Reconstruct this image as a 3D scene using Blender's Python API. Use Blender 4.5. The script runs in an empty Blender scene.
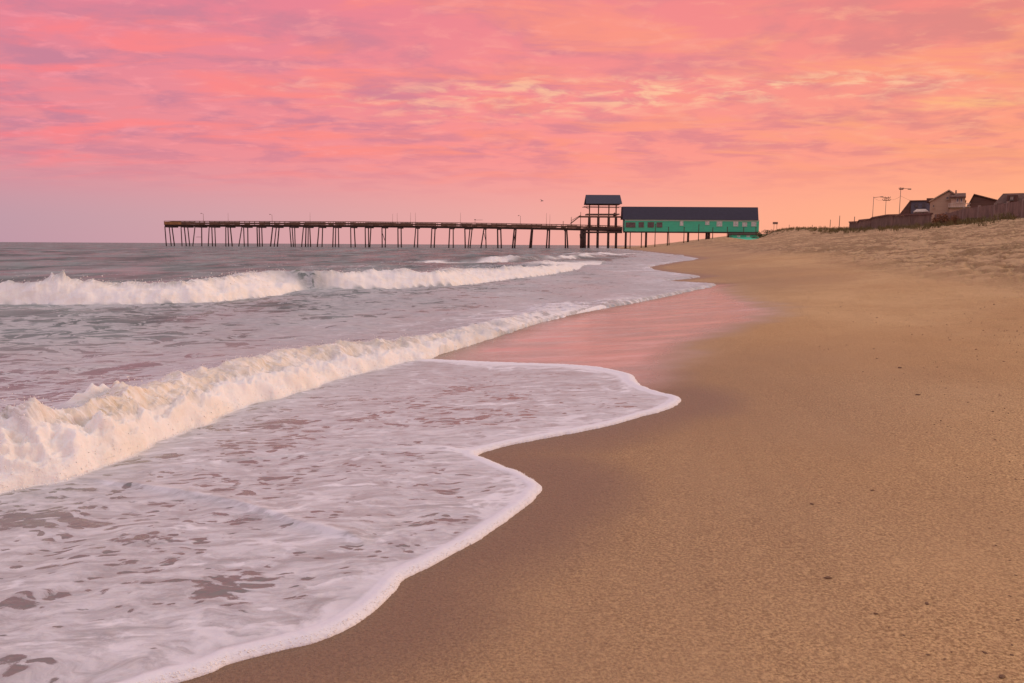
import bpy, bmesh, math, random
import numpy as np
from mathutils import Vector, Matrix

# ------------------------------------------------------------------ camera, sky, sun
H = 1.3; F = 800.0
PITCH = math.atan(96.7/F); ROLL = math.atan(0.0055)
SC = bpy.context.scene
COL = SC.collection
R0 = Vector((1,0,0)); F0 = Vector((0,math.cos(PITCH),-math.sin(PITCH))); U0 = Vector((0,math.sin(PITCH),math.cos(PITCH)))
CR = R0*math.cos(ROLL)+U0*math.sin(ROLL); CU = -R0*math.sin(ROLL)+U0*math.cos(ROLL)
cam = bpy.data.cameras.new('camera'); camo = bpy.data.objects.new('camera', cam); COL.objects.link(camo)
cam.sensor_width = 36; cam.lens = F/1024*36; cam.clip_start = .05; cam.clip_end = 60000
camo.matrix_world = Matrix(((CR.x,CU.x,-F0.x,0),(CR.y,CU.y,-F0.y,0),(CR.z,CU.z,-F0.z,H),(0,0,0,1)))
SC.camera = camo
SC.view_settings.view_transform = 'Standard'; SC.view_settings.look = 'None'
SC.view_settings.exposure = 0.06; SC.view_settings.gamma = 1.0

def ray(x, y):
    return F0*F + CR*(x-512) - CU*(y-341.5)
def atz(x, y, z=0.0):            # point on the horizontal plane z
    d = ray(x, y); t = (z-H)/d.z
    return (d.x*t, d.y*t)
def aty(x, y, Y):                # point at a given distance ahead
    d = ray(x, y); t = Y/d.y
    return Vector((d.x*t, Y, H+d.z*t))
def lin(r, g, b):
    f = lambda c: (c/255/12.92) if c/255 <= .04045 else ((c/255+.055)/1.055)**2.4
    return (f(r), f(g), f(b), 1.0)

class NT:
    def __init__(s, nt): s.nt = nt; s.n = nt.nodes; s.l = nt.links
    def add(s, typ, ins=None, **kw):
        n = s.n.new(typ)
        for k, v in kw.items(): setattr(n, k, v)
        for k, v in (ins or {}).items():
            i = n.inputs[k]
            if hasattr(v, 'is_linked') or isinstance(v, bpy.types.NodeSocket): s.l.new(v, i)
            else:
                i.default_value = v
        return n
    def m(s, op, a, b=0.0, c=0.0, clamp=False):
        n = s.n.new('ShaderNodeMath'); n.operation = op; n.use_clamp = clamp
        for i, v in enumerate((a, b, c)):
            if isinstance(v, bpy.types.NodeSocket): s.l.new(v, n.inputs[i])
            else: n.inputs[i].default_value = v
        return n.outputs[0]
    def mix(s, f, a, b):
        n = s.n.new('ShaderNodeMix'); n.data_type = 'RGBA'; n.clamp_factor = True
        for i, v in ((0, f), (6, a), (7, b)):
            if isinstance(v, bpy.types.NodeSocket): s.l.new(v, n.inputs[i])
            else: n.inputs[i].default_value = v
        return n.outputs[2]
    def step(s, v, a, b, lo=0.0, hi=1.0, smooth=True):
        n = s.n.new('ShaderNodeMapRange'); n.interpolation_type = 'SMOOTHSTEP' if smooth else 'LINEAR'
        for i, q in enumerate((v, a, b, lo, hi)):
            if isinstance(q, bpy.types.NodeSocket): s.l.new(q, n.inputs[i])
            else: n.inputs[i].default_value = q
        return n.outputs[0]
    def noise(s, vec, scale, detail=4, rough=.55, dist=0.0, w=None):
        n = s.n.new('ShaderNodeTexNoise'); s.l.new(vec, n.inputs['Vector'])
        n.inputs['Scale'].default_value = scale; n.inputs['Detail'].default_value = detail
        n.inputs['Roughness'].default_value = rough; n.inputs['Distortion'].default_value = dist
        return n.outputs[0]
    def ramp(s, f, stops):
        n = s.n.new('ShaderNodeValToRGB'); s.l.new(f, n.inputs[0]); e = n.color_ramp.elements
        e[0].position = stops[0][0]; e[0].color = stops[0][1]
        e[1].position = stops[-1][0]; e[1].color = stops[-1][1]
        for p, c in stops[1:-1]:
            k = e.new(p); k.color = c
        return n.outputs[0]
    def vmul(s, v, xyz):
        n = s.n.new('ShaderNodeVectorMath'); n.operation = 'MULTIPLY'
        s.l.new(v, n.inputs[0]); n.inputs[1].default_value = xyz
        return n.outputs[0]

# world: dusk sky, warm to the right, cloud layer above
world = bpy.data.worlds.new('World'); SC.world = world; world.use_nodes = True
W = NT(world.node_tree); W.n.clear()
tc = W.add('ShaderNodeTexCoord'); D = tc.outputs['Generated']
sx = W.add('ShaderNodeSeparateXYZ', {0: D}); dx, dy, dz = sx.outputs
az = W.m('ARCTAN2', dx, dy)                     # 0 ahead, + right
el = W.m('MAXIMUM', dz, 0.0)
azf = W.step(az, -0.62, 0.62, 0, 1, False)
low = W.ramp(azf, [(0, lin(190,152,168)), (.22, lin(212,162,170)), (.5, lin(238,170,164)), (.75, lin(255,172,142)), (1, lin(255,178,130))])
mid = W.ramp(azf, [(0, lin(230,138,150)), (.25, lin(242,140,148)), (.5, lin(252,146,144)), (.75, lin(254,151,136)), (1, lin(255,156,124))])
top = W.ramp(azf, [(0, lin(226,128,150)), (.3, lin(236,132,148)), (.6, lin(246,138,140)), (1, lin(246,136,124))])
base = W.mix(W.step(el, .02, .12), low, mid)
base = W.mix(W.step(el, .12, .28), base, top)
# planar cloud layer coordinates
k = W.m('ADD', el, .10)
px = W.m('DIVIDE', dx, k); py = W.m('DIVIDE', dy, k)
cp = W.add('ShaderNodeCombineXYZ', {0: px, 1: py, 2: 0.0}).outputs[0]
n1 = W.noise(W.vmul(cp, (2.5, 2.7, 1)), 1.05, 7, .58, .35)
n2 = W.noise(W.vmul(cp, (1.5, 3.2, 1)), .9, 6, .6, .5)
n3 = W.noise(W.vmul(cp, (4.6, 6.0, 1)), 1.2, 5, .6, .4)
cloudfade = W.step(el, .045, .13)
dark = W.m('MULTIPLY', W.step(n1, .42, .62), cloudfade)
darkc = W.ramp(azf, [(0, lin(200,128,152)), (.35, lin(214,130,148)), (.7, lin(228,134,138)), (1, lin(224,134,122))])
c = W.mix(W.m('MULTIPLY', dark, .95), base, darkc)
bright = W.m('MULTIPLY', W.step(n2, .46, .66), W.step(el, .05, .12))
brightc = W.ramp(azf, [(0, lin(255,126,136)), (.4, lin(255,142,132)), (.75, lin(255,158,126)), (1, lin(255,164,116))])
c = W.mix(W.m('MULTIPLY', bright, .85), c, brightc)
fine = W.m('MULTIPLY', W.step(n3, .5, .72), cloudfade)
c = W.mix(W.m('MULTIPLY', fine, .6), c, W.ramp(azf, [(0, lin(255,150,165)), (.5, lin(255,160,150)), (1, lin(255,175,135))]))
# cream streak band right of centre, about 10 degrees up
wob = W.noise(W.vmul(D, (3.0, 3.0, 14.0)), 1.3, 4, .6)
elw = W.m('ADD', el, W.m('MULTIPLY', W.m('SUBTRACT', wob, .5), .10))
band = W.m('MULTIPLY', W.step(elw, .145, .168), W.step(elw, .195, .17))
band = W.m('MULTIPLY', band, W.m('MULTIPLY', W.step(az, -.45, .20), W.step(az, .62, .40)))
band = W.m('MULTIPLY', band, W.step(n3, .42, .66))
c = W.mix(W.m('MULTIPLY', band, .8), c, lin(255,200,158))
band2 = W.m('MULTIPLY', W.step(elw, .125, .14), W.step(elw, .165, .148))
band2 = W.m('MULTIPLY', band2, W.m('MULTIPLY', W.step(az, .30, .58), W.step(n2, .4, .6)))
c = W.mix(W.m('MULTIPLY', band2, .7), c, lin(255,190,130))
# higher sky, out of the picture: paler and cooler, sunset side stays warm
up = W.mix(W.step(az, -1.2, 1.2), (.74,.70,.82,1), (.90,.76,.72,1))
c = W.mix(W.step(el, .30, .62), c, up)
bk = W.step(dy, .25, -.45)
c = W.mix(W.m('MULTIPLY', bk, W.step(el, .5, .1)), c, W.mix(W.step(dx, -.6, .8), (.50,.40,.56,1), (.85,.55,.48,1)))
nish = W.add('ShaderNodeTexSky', sky_type='NISHITA', sun_disc=False, sun_elevation=math.radians(9), sun_rotation=math.radians(75))
bg1 = W.add('ShaderNodeBackground', {'Color': c, 'Strength': .93})
bg2 = W.add('ShaderNodeBackground', {'Color': nish.outputs[0], 'Strength': .006})
ad = W.add('ShaderNodeAddShader', {0: bg1.outputs[0], 1: bg2.outputs[0]})
W.add('ShaderNodeOutputWorld', {'Surface': ad.outputs[0]})

sl = bpy.data.lights.new('sun', 'SUN'); so = bpy.data.objects.new('sun', sl); COL.objects.link(so)
sl.energy = 1.15; sl.angle = math.radians(14); sl.color = (1.0, .74, .52)
sa, se = math.radians(75), math.radians(11)     # to the right, slightly ahead, low
sd = Vector((math.sin(sa)*math.cos(se), math.cos(sa)*math.cos(se), math.sin(se)))
so.rotation_euler = sd.to_track_quat('Z', 'Y').to_euler()

# ------------------------------------------------------------------ helpers
def tag(o, label=None, cat=None, group=None, kind=None):
    if label: o['label'] = label
    if cat: o['category'] = cat
    if group: o['group'] = group
    if kind: o['kind'] = kind
    return o
def empty(name, loc, label, cat, group=None, rz=0):
    o = bpy.data.objects.new(name, None); COL.objects.link(o); o.location = loc; o.rotation_euler.z = rz
    o.empty_display_size = .2
    return tag(o, label, cat, group)
class MB:
    def __init__(s): s.v = []; s.f = []
    def poly(s, pts, faces):
        b = len(s.v); s.v += [tuple(p) for p in pts]; s.f += [tuple(b+i for i in f) for f in faces]; return s
    def box(s, x0, x1, y0, y1, z0, z1):
        return s.poly([(x0,y0,z0),(x1,y0,z0),(x1,y1,z0),(x0,y1,z0),(x0,y0,z1),(x1,y0,z1),(x1,y1,z1),(x0,y1,z1)],
                      [(0,3,2,1),(4,5,6,7),(0,1,5,4),(1,2,6,5),(2,3,7,6),(3,0,4,7)])
    def bar(s, a, b, r0, r1=None, n=8):
        r1 = r0 if r1 is None else r1; a = Vector(a); b = Vector(b); d = (b-a).normalized()
        u = d.orthogonal().normalized(); w = d.cross(u); base = []
        for p, r in ((a, r0), (b, r1)):
            for i in range(n):
                t = 2*math.pi*i/n; base.append(p+u*math.cos(t)*r+w*math.sin(t)*r)
        fs = [(i, (i+1)%n, n+(i+1)%n, n+i) for i in range(n)]+[tuple(range(n-1,-1,-1)), tuple(range(n,2*n))]
        return s.poly(base, fs)
    def beam(s, a, b, w, h):           # rectangular bar between two points
        a = Vector(a); b = Vector(b); d = (b-a).normalized()
        u = d.cross(Vector((0,0,1)))
        u = u.normalized() if u.length > 1e-4 else Vector((1,0,0))
        q = u.cross(d).normalized(); pts = []
        for p in (a, b):
            for i, j in ((-1,-1),(1,-1),(1,1),(-1,1)): pts.append(p+u*w/2*i+q*h/2*j)
        return s.poly(pts, [(0,1,2,3),(4,7,6,5),(0,4,5,1),(1,5,6,2),(2,6,7,3),(3,7,4,0)])
    def build(s, name, mat, parent=None, smooth=False, off=None):
        me = bpy.data.meshes.new(name)
        vs = s.v if off is None else [(x-off[0], y-off[1], z-off[2]) for x, y, z in s.v]
        me.from_pydata(vs, [], s.f); me.update()
        if smooth: me.shade_smooth()
        me.materials.append(mat)
        o = bpy.data.objects.new(name, me); COL.objects.link(o)
        if parent: o.parent = parent
        return o

def simple(name, col, rough=.7, var=.15, scale=3.0, bump=.2, metal=0.0, stretch=(1,1,1), dirt=None):
    m = bpy.data.materials.new(name); m.use_nodes = True; t = NT(m.node_tree); b = t.n['Principled BSDF']
    co = t.add('ShaderNodeTexCoord').outputs['Object']
    nz = t.noise(t.vmul(co, stretch), scale, 5, .6)
    c2 = tuple(x*(1-var) for x in col[:3])+(1,); c3 = tuple(min(1, x*(1+var)) for x in col[:3])+(1,)
    cc = t.mix(t.step(nz, .3, .7), c2, c3)
    if dirt: cc = t.mix(t.m('MULTIPLY', t.step(t.noise(co, scale*.35, 4), .5, .7), .6), cc, dirt)
    t.l.new(cc, b.inputs['Base Color'])
    b.inputs['Roughness'].default_value = rough; b.inputs['Metallic'].default_value = metal
    if bump:
        bm = t.add('ShaderNodeBump', {'Strength': bump, 'Distance': .03, 'Height': nz}); t.l.new(bm.outputs[0], b.inputs['Normal'])
    return m

# numpy gradient noise
def _hash(ix, iy, iz):
    h = (ix.astype(np.int64)*374761393 + iy.astype(np.int64)*668265263 + iz.astype(np.int64)*1442695041) & 0xffffffff
    h = ((h ^ (h >> 13))*1274126177) & 0xffffffff
    h = ((h ^ (h >> 16))*2246822519) & 0xffffffff
    return (h ^ (h >> 15))
def pn(x, y, z=0.0, seed=0):
    x = np.asarray(x, float); y = np.asarray(y, float); z = np.zeros_like(x)+z
    x0 = np.floor(x); y0 = np.floor(y); z0 = np.floor(z)
    fx, fy, fz = x-x0, y-y0, z-z0
    u = fx*fx*fx*(fx*(fx*6-15)+10); v = fy*fy*fy*(fy*(fy*6-15)+10); w = fz*fz*fz*(fz*(fz*6-15)+10)
    def g(i, j, k):
        h = _hash(x0+i, y0+j, z0+k+seed*131)
        a = (h & 1023)*(2*np.pi/1024); c = ((h >> 10) & 1023)/511.5-1; s = np.sqrt(np.maximum(0, 1-c*c))
        return s*np.cos(a)*(fx-i)+s*np.sin(a)*(fy-j)+c*(fz-k)
    L = lambda a, b, t: a+(b-a)*t
    return L(L(L(g(0,0,0), g(1,0,0), u), L(g(0,1,0), g(1,1,0), u), v), L(L(g(0,0,1), g(1,0,1), u), L(g(0,1,1), g(1,1,1), u), v), w)*1.5
def fbm(x, y, z=0.0, o=4, seed=0, gain=.5, billow=False):
    s = 0; a = 1.0; n = 0
    for i in range(o):
        q = pn(x*2**i+17*i, y*2**i-9*i, np.asarray(z)*2**i+i*.37, seed+i)
        s = s+a*(1-2*np.abs(q) if billow else q); n += a; a *= gain
    return s/n
def sst(v, a, b):
    t = np.clip((v-a)/(b-a), 0, 1); return t*t*(3-2*t)

def curve_dist(X, Y, P):
    """distance to polyline P, signed + on its left side; and arc parameter (index)"""
    P = np.array(P, float); best = np.full(X.shape, 1e18); sg = np.zeros(X.shape); par = np.zeros(X.shape)
    N = len(P)
    for i in range(N-1):
        ax, ay = P[i]; bx, by = P[i+1]; ex, ey = bx-ax, by-ay; L2 = ex*ex+ey*ey
        t = ((X-ax)*ex+(Y-ay)*ey)/L2; tc_ = np.clip(t, 0, 1)
        d2 = (X-ax-tc_*ex)**2+(Y-ay-tc_*ey)**2
        m = d2 < best-1e-12
        cr = ex*(Y-ay)-ey*(X-ax)
        best = np.where(m, d2, best); par = np.where(m, i+tc_, par); sg = np.where(m, cr, sg)
    return np.sqrt(best)*np.where(sg >= 0, 1, -1), par
def inside(X, Y, P):
    P = np.array(P, float); r = np.zeros(X.shape, bool); j = len(P)-1
    for i in range(len(P)):
        xi, yi = P[i]; xj, yj = P[j]
        c_ = ((yi > Y) != (yj > Y)) & (X < (xj-xi)*(Y-yi)/(yj-yi+1e-30)+xi)
        r ^= c_; j = i
    return r
def smooth_poly(P, n=4):
    P = [np.array(p, float) for p in P]; out = []
    for i in range(len(P)-1):
        p0 = P[max(i-1,0)]; p1 = P[i]; p2 = P[i+1]; p3 = P[min(i+2,len(P)-1)]
        for k_ in range(n):
            t = k_/n; out.append(.5*((2*p1)+(-p0+p2)*t+(2*p0-5*p1+4*p2-p3)*t*t+(-p0+3*p1-3*p2+p3)*t**3))
    out.append(P[-1]); return out

# ------------------------------------------------------------------ terrain
_sh = [atz(*p) for p in [(612,248.2),(650,252),(668,258),(665,268),(650,280),(610,295),(540,318),(450,348),(330,385),(180,450),(0,520)]]
_sh = sorted([(y, x) for x, y in _sh])
SY = np.array([-400, -20]+[a for a, b in _sh]+[700, 2500, 20000], float)
SX = np.array([-130, -9]+[b for a, b in _sh]+[80, 500, 7000], float)
def Xs(Y): return np.interp(Y, SY, SX)
RP = [(812,229.5,305),(776,228,260),(823,228.5,200),(850,229.8,150),(887,228.3,120),(938,225.5,95),(990,221.6,74),(1024,217.5,62)]
_r = sorted([(q[1], q[0], q[2]) for q in [aty(*p) for p in RP]])
RY = np.array([-200, 0]+[a[0] for a in _r]+[420, 3000, 20000]); RX = np.array([25, 27]+[a[1] for a in _r]+[120, 900, 8000]); RZ = np.array([3.0, 3.1]+[a[2] for a in _r]+[7.5, 7, 7])
def T0(X, Y):
    s = X-Xs(Y); xr = np.interp(Y, RY, RX); zr = np.interp(Y, RY, RZ)
    t = s/np.maximum(xr-Xs(Y), 5)
    tt = np.clip(t, 0, 1)
    g = .30*tt+.70*tt*tt*(2.2-1.2*tt)
    z = zr*g
    sl = zr*.30/np.maximum(xr-Xs(Y), 5)
    z = np.where(t < 0, np.maximum(s*np.maximum(sl, .04), -4), z)
    return z, t
def terrain(X, Y, detail=True):
    z, t = T0(X, Y)
    over = np.maximum(t-1, 0)
    z = z-.6*sst(over, 0, .5)*(Y < 230)
    z = z-2.5*np.exp(-((X/np.maximum(Y,1)-.300)/.027)**2)*sst(Y, 170, 235)*sst(Y, 420, 330)
    if not detail: return z
    wl = fbm(X*.09, Y*.05, 0, 3, 5)
    mask = sst(t+.10*wl, .27, .35)
    z = z+mask*(.15*fbm(X*.35, Y*.22, 0, 3, 11)+.15*fbm(X*1.4, Y*1.4, 0, 4, 12, .62))
    # trampled pits
    near = sst(t, .14, .30)
    pit = fbm(X*3.2, Y*3.2, 0, 2, 21)
    z = z-.09*near*sst(pit, .10, .35)*(.25+.75*mask)+.03*mask*pit
    # low swash-built undulations on the smooth face
    z = z+(1-mask)*sst(t, .02, .15)*.012*fbm(X*.5, Y*.35, 0, 3, 31)
    # berm scarp between the smooth face and the trampled sand
    z = z+.08*sst(t+.06*wl, .28, .31)*sst(t, .75, .5)
    return z

def world_on_ground(x, y):        # pixel to ground point (terrain without detail)
    d = ray(x, y); lo, hi = 0.5, 600.0; prev = None
    ts = np.geomspace(1.0, 600, 1500); ks = ts/d.y
    gx, gy, gz = d.x*ks, d.y*ks, H+d.z*ks
    tz, _ = T0(gx, gy); h_ = gz-tz; i = int(np.argmax(h_ < 0))
    a = h_[i-1]/(h_[i-1]-h_[i]+1e-12)
    Y_ = gy[i-1]+(gy[i]-gy[i-1])*a; X_ = gx[i-1]+(gx[i]-gx[i-1])*a
    return float(X_), float(Y_)
def ground_pt(x, y, dz=0):
    X_, Y_ = world_on_ground(x, y); z = float(terrain(np.array([X_]), np.array([Y_]))[0])
    return Vector((X_, Y_, z+dz))
def gz(X_, Y_): return float(terrain(np.array([float(X_)]), np.array([float(Y_)]))[0])

# water's edge (swash), traced from near to far
EDGE = [(-60,770),(60,722),(150,690),(200,676),(232,663),(270,654),(318,642),(352,627),(380,608),(396,592),(406,579),(434,565),(470,546),(500,526),(525,508),(540,495),(544,487),(532,478),(510,469),(488,460),(478,455),
        (500,448),(540,440),(600,428),(640,417),(670,409),(682,401),(677,397),(662,394),(648,389),(637,383),(635,377),(622,373),(600,369),(560,366),(500,364),(455,362),(425,361)]
EDGE2 = [(440,354),(480,342),(520,329),(545,321),(600,309),(654,299),(700,289),(717,285),(692,283.5),(665,281),(702,277),(672,273),(655,270),(650,267),(680,261.5),(699,258.4),(675,255),(650,252),(625,249.5)]
EW = smooth_poly([world_on_ground(*p) for p in EDGE], 3)+smooth_poly([world_on_ground(*p) for p in EDGE2], 2)
EW = [(-1.8,-8.0),(-1.5,0.4)]+[tuple(e) for e in EW]+[(46,372),(80,700),(500,2500),(7000,20000)]
WPOLY = EW+[(-60000,20000),(-60000,-8)]
FILM = [(300,400),(425,361),(440,354),(545,321),(654,299),(717,285),(738,296),(776,307),(772,314),(745,324),(718,333),(696,345),(680,360),(660,378),(640,385),(560,372),(425,361)]
FW = [world_on_ground(*p) for p in FILM[1:]]

def grid(rows, cols, wfun):
    Yg = np.repeat(rows[:, None], len(cols), 1); Xg = cols[None, :]*wfun(rows)[:, None]
    return Xg, Yg
def grid_mesh(name, X, Y, Z, keep, attrs, mat, vec=None):
    nr, nc = X.shape
    idx = np.arange(nr*nc).reshape(nr, nc)
    f = np.stack([idx[:-1,:-1], idx[:-1,1:], idx[1:,1:], idx[1:,:-1]], -1).reshape(-1, 4)
    kv = keep.reshape(-1); f = f[kv[f].any(1)]
    used = np.zeros(nr*nc, bool); used[f.reshape(-1)] = True
    remap = np.cumsum(used)-1
    co = np.stack([X, Y, Z], -1).reshape(-1, 3)[used]; f = remap[f]
    me = bpy.data.meshes.new(name)
    me.vertices.add(len(co)); me.vertices.foreach_set('co', co.astype(np.float32).ravel())
    me.loops.add(f.size); me.loops.foreach_set('vertex_index', f.astype(np.int32).ravel())
    me.polygons.add(len(f)); me.polygons.foreach_set('loop_start', np.arange(0, f.size, 4, dtype=np.int32))
    try: me.polygons.foreach_set('loop_total', np.full(len(f), 4, np.int32))
    except Exception: pass
    me.update(calc_edges=True); me.validate(); me.shade_smooth()
    for k_, a in attrs.items():
        at = me.attributes.new(k_, 'FLOAT', 'POINT'); at.data.foreach_set('value', a.reshape(-1)[used].astype(np.float32))
    me.materials.append(mat)
    o = bpy.data.objects.new(name, me); COL.objects.link(o); tag(o, kind='structure')
    return o

def attr(t, name): return t.add('ShaderNodeAttribute', attribute_name=name).outputs['Fac']

# sand material
ms = bpy.data.materials.new('sand'); ms.use_nodes = True; t = NT(ms.node_tree); b = t.n['Principled BSDF']
P = t.add('ShaderNodeNewGeometry').outputs['Position']
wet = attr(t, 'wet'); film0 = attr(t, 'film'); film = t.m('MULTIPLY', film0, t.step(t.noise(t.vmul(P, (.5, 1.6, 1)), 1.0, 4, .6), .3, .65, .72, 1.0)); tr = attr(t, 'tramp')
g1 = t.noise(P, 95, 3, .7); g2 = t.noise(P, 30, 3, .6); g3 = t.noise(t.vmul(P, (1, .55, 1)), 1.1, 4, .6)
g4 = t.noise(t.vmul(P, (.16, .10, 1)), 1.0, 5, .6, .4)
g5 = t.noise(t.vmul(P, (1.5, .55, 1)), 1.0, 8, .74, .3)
dry = t.mix(t.step(g1, .32, .68), (.27,.15,.056,1), (.84,.54,.25,1))
dry = t.mix(t.m('MULTIPLY', t.step(g2, .35, .7), .35), dry, (.42,.24,.115,1))
dry = t.mix(t.m('MULTIPLY', t.step(g3, .38, .66), .45), dry, (.64,.41,.20,1))
dry = t.mix(t.m('MULTIPLY', t.step(g4, .42, .62), .5), dry, (.42,.225,.09,1))
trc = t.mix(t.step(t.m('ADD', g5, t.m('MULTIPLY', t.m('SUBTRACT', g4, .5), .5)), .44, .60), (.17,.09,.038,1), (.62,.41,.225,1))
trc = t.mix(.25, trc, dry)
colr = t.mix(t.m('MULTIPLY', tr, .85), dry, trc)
veg = attr(t, 'veg')
colr = t.mix(t.m('MULTIPLY', veg, t.step(g5, .42, .56)), colr, (.10,.10,.035,1))
sdv = attr(t, 'sdist')
lc = t.add('ShaderNodeCombineXYZ', {0: t.m('MULTIPLY', sdv, 1.1), 1: t.m('MULTIPLY', t.add('ShaderNodeSeparateXYZ', {0: P}).outputs[1], .12), 2: 0.0}).outputs[0]
ln_ = t.noise(lc, 1.0, 3, .5, .3)
lnm = t.step(t.m('ABSOLUTE', t.m('SUBTRACT', ln_, .5)), .022, .004)
colr = t.mix(t.m('MULTIPLY', lnm, .07), colr, (.25,.14,.06,1))
# sparse dark shell grit
vor = t.add('ShaderNodeTexVoronoi', {'Vector': P, 'Scale': 9.0}).outputs['Distance']
spk = t.m('MULTIPLY', t.step(vor, .075, .045), t.step(g3, .42, .62))
colr = t.mix(t.m('MULTIPLY', spk, .7), colr, (.12,.06,.035,1))
wetc = t.mix(t.step(g1, .2, .8), (.19,.105,.055,1), (.31,.185,.105,1))
colr = t.mix(wet, colr, wetc); colr = t.mix(t.m('MULTIPLY', t.m('MULTIPLY', film0, film0), .7), colr, t.mix(t.m('MULTIPLY', t.step(t.noise(t.vmul(P, (.6, 1.5, 1)), 1.3, 5, .65), .46, .66), .5), (.44,.37,.345,1), (.78,.70,.70,1)))  # sky sheen of the water film painted as paler sand, plus thin foam streaks
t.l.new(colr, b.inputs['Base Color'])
rg = t.m('SUBTRACT', .93, t.m('MULTIPLY', wet, .38)); rg = t.m('SUBTRACT', rg, t.m('MULTIPLY', film, .5)); rg = t.m('MAXIMUM', rg, .12)
t.l.new(rg, b.inputs['Roughness'])
b.inputs['IOR'].default_value = 1.5
bh = t.m('ADD', t.m('MULTIPLY', g1, 1.0), t.m('MULTIPLY', g2, 1.2))
bh = t.m('MULTIPLY', bh, t.m('SUBTRACT', 1.0, t.m('MULTIPLY', film, .98)))
bm = t.add('ShaderNodeBump', {'Strength': .8, 'Distance': .012, 'Height': bh})
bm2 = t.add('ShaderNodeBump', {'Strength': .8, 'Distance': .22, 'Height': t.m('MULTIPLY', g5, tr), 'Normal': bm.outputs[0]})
t.l.new(bm2.outputs[0], b.inputs['Normal'])

q = np.concatenate([[.04,.08,.15,.3,.6,1,1.4], np.arange(1.8, 45, .25), np.arange(45, 620, .9), np.arange(620, 900, 12), [1100]])
rows = H*F/q; rows = np.concatenate([rows, [.4,0,-1,-3,-8,-20,-60,-200]])[::-1].copy()
ed = np.array([1.0,1.1,1.25,1.5,1.9,2.5,4,7,14,30])
cols = np.concatenate([-np.array([6,3,2,1.3,.9])[:], np.arange(-.72, .92, .0016), ed])
X, Y = grid(rows, cols, lambda y: np.maximum(y, 0)+1.0+np.where(y < 0, -y*.5, 0))
Z = terrain(X, Y)
ins = inside(X, Y, WPOLY); dE, _ = curve_dist(X, Y, EW); dE = np.abs(dE); outside = np.where(ins, 0, dE)
fi = inside(X, Y, FW); dF, _ = curve_dist(X, Y, FW+[FW[0]]); dF = np.where(fi, -np.abs(dF), np.abs(dF))
wob_ = .35*fbm(X*1.2, Y*1.2, 0, 4, 71)
scl = .35+Y*.03
film_a = sst(-(dF/scl)+wob_*1.6, -1.0, .9)
wet_a = np.maximum(sst(outside/(.9+Y*.02)+wob_*.6, 1.0, .1), film_a)
far_w = sst(outside/(1.2+Y*.06)+wob_, 2.2, .1)*.5
wet_a = np.maximum(wet_a, far_w)
_, tt = T0(X, Y)
wl = fbm(X*.09, Y*.05, 0, 3, 5)
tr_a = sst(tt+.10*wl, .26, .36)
veg_a = sst(tt+.12*fbm(X*.2, Y*.1, 0, 3, 6), .93, 1.03)*.9
Z = Z-.012*film_a
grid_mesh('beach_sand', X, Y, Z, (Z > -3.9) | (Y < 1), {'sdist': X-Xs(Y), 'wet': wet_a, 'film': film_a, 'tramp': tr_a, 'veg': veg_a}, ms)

# ------------------------------------------------------------------ sea
WB2 = [(-300,570),(-140,530),(0,492),(60,482),(100,470),(150,448),(200,425),(250,405),(300,392),(345,378),(420,362),(480,343),(545,322),(600,309)]
WC2 = [(-300,400),(-140,398),(0,396),(60,391),(100,385),(150,384),(200,372),(250,361),(300,353),(345,344),(420,334),(480,327),(545,314),(600,304)]
WH2 = [.34,.34,.34,.34,.34,.31,.28,.26,.24,.23,.19,.13,.08,.03]
WB1 = [(-1200,318),(-260,306),(-100,305),(0,304),(100,305),(200,303),(260,297),(300,291),(330,290),(400,289),(450,287),(500,280),(540,276),(575,270),(600,264)]
WC1 = [(-1200,290),(-260,283),(-100,282),(0,281),(100,277),(200,276),(260,272),(300,269),(330,270),(400,267),(450,268),(500,265),(540,264),(575,262),(600,259)]
WH1 = [.50,.50,.50,.50,.52,.53,.54,.56,.57,.57,.55,.45,.42,.34,.08]
WB3 = [(470,264),(520,262.5),(560,260),(600,257),(640,254)]
WC3 = [(470,261),(520,258),(560,256),(600,253.5),(640,252)]
WH3 = [.05,.30,.34,.30,.05]
def wave_setup(B, C, Hh, hs=1.0):
    P_ = [atz(*p) for p in B]
    Q_ = [atz(p[0], p[1], h_) for p, h_ in zip(C, Hh)]
    w_ = []
    for q_ in Q_:
        d, _ = curve_dist(np.array([q_[0]]), np.array([q_[1]]), P_); w_.append(abs(float(d[0])))
    return P_, np.array(w_), np.array(Hh)*hs
W1 = wave_setup(WB1, WC1, WH1, .84); W2 = wave_setup(WB2, WC2, WH2); W3 = wave_setup(WB3, WC3, WH3)
print('widths', W1[1].round(2), W2[1].round(2), W3[1].round(2))

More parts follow.
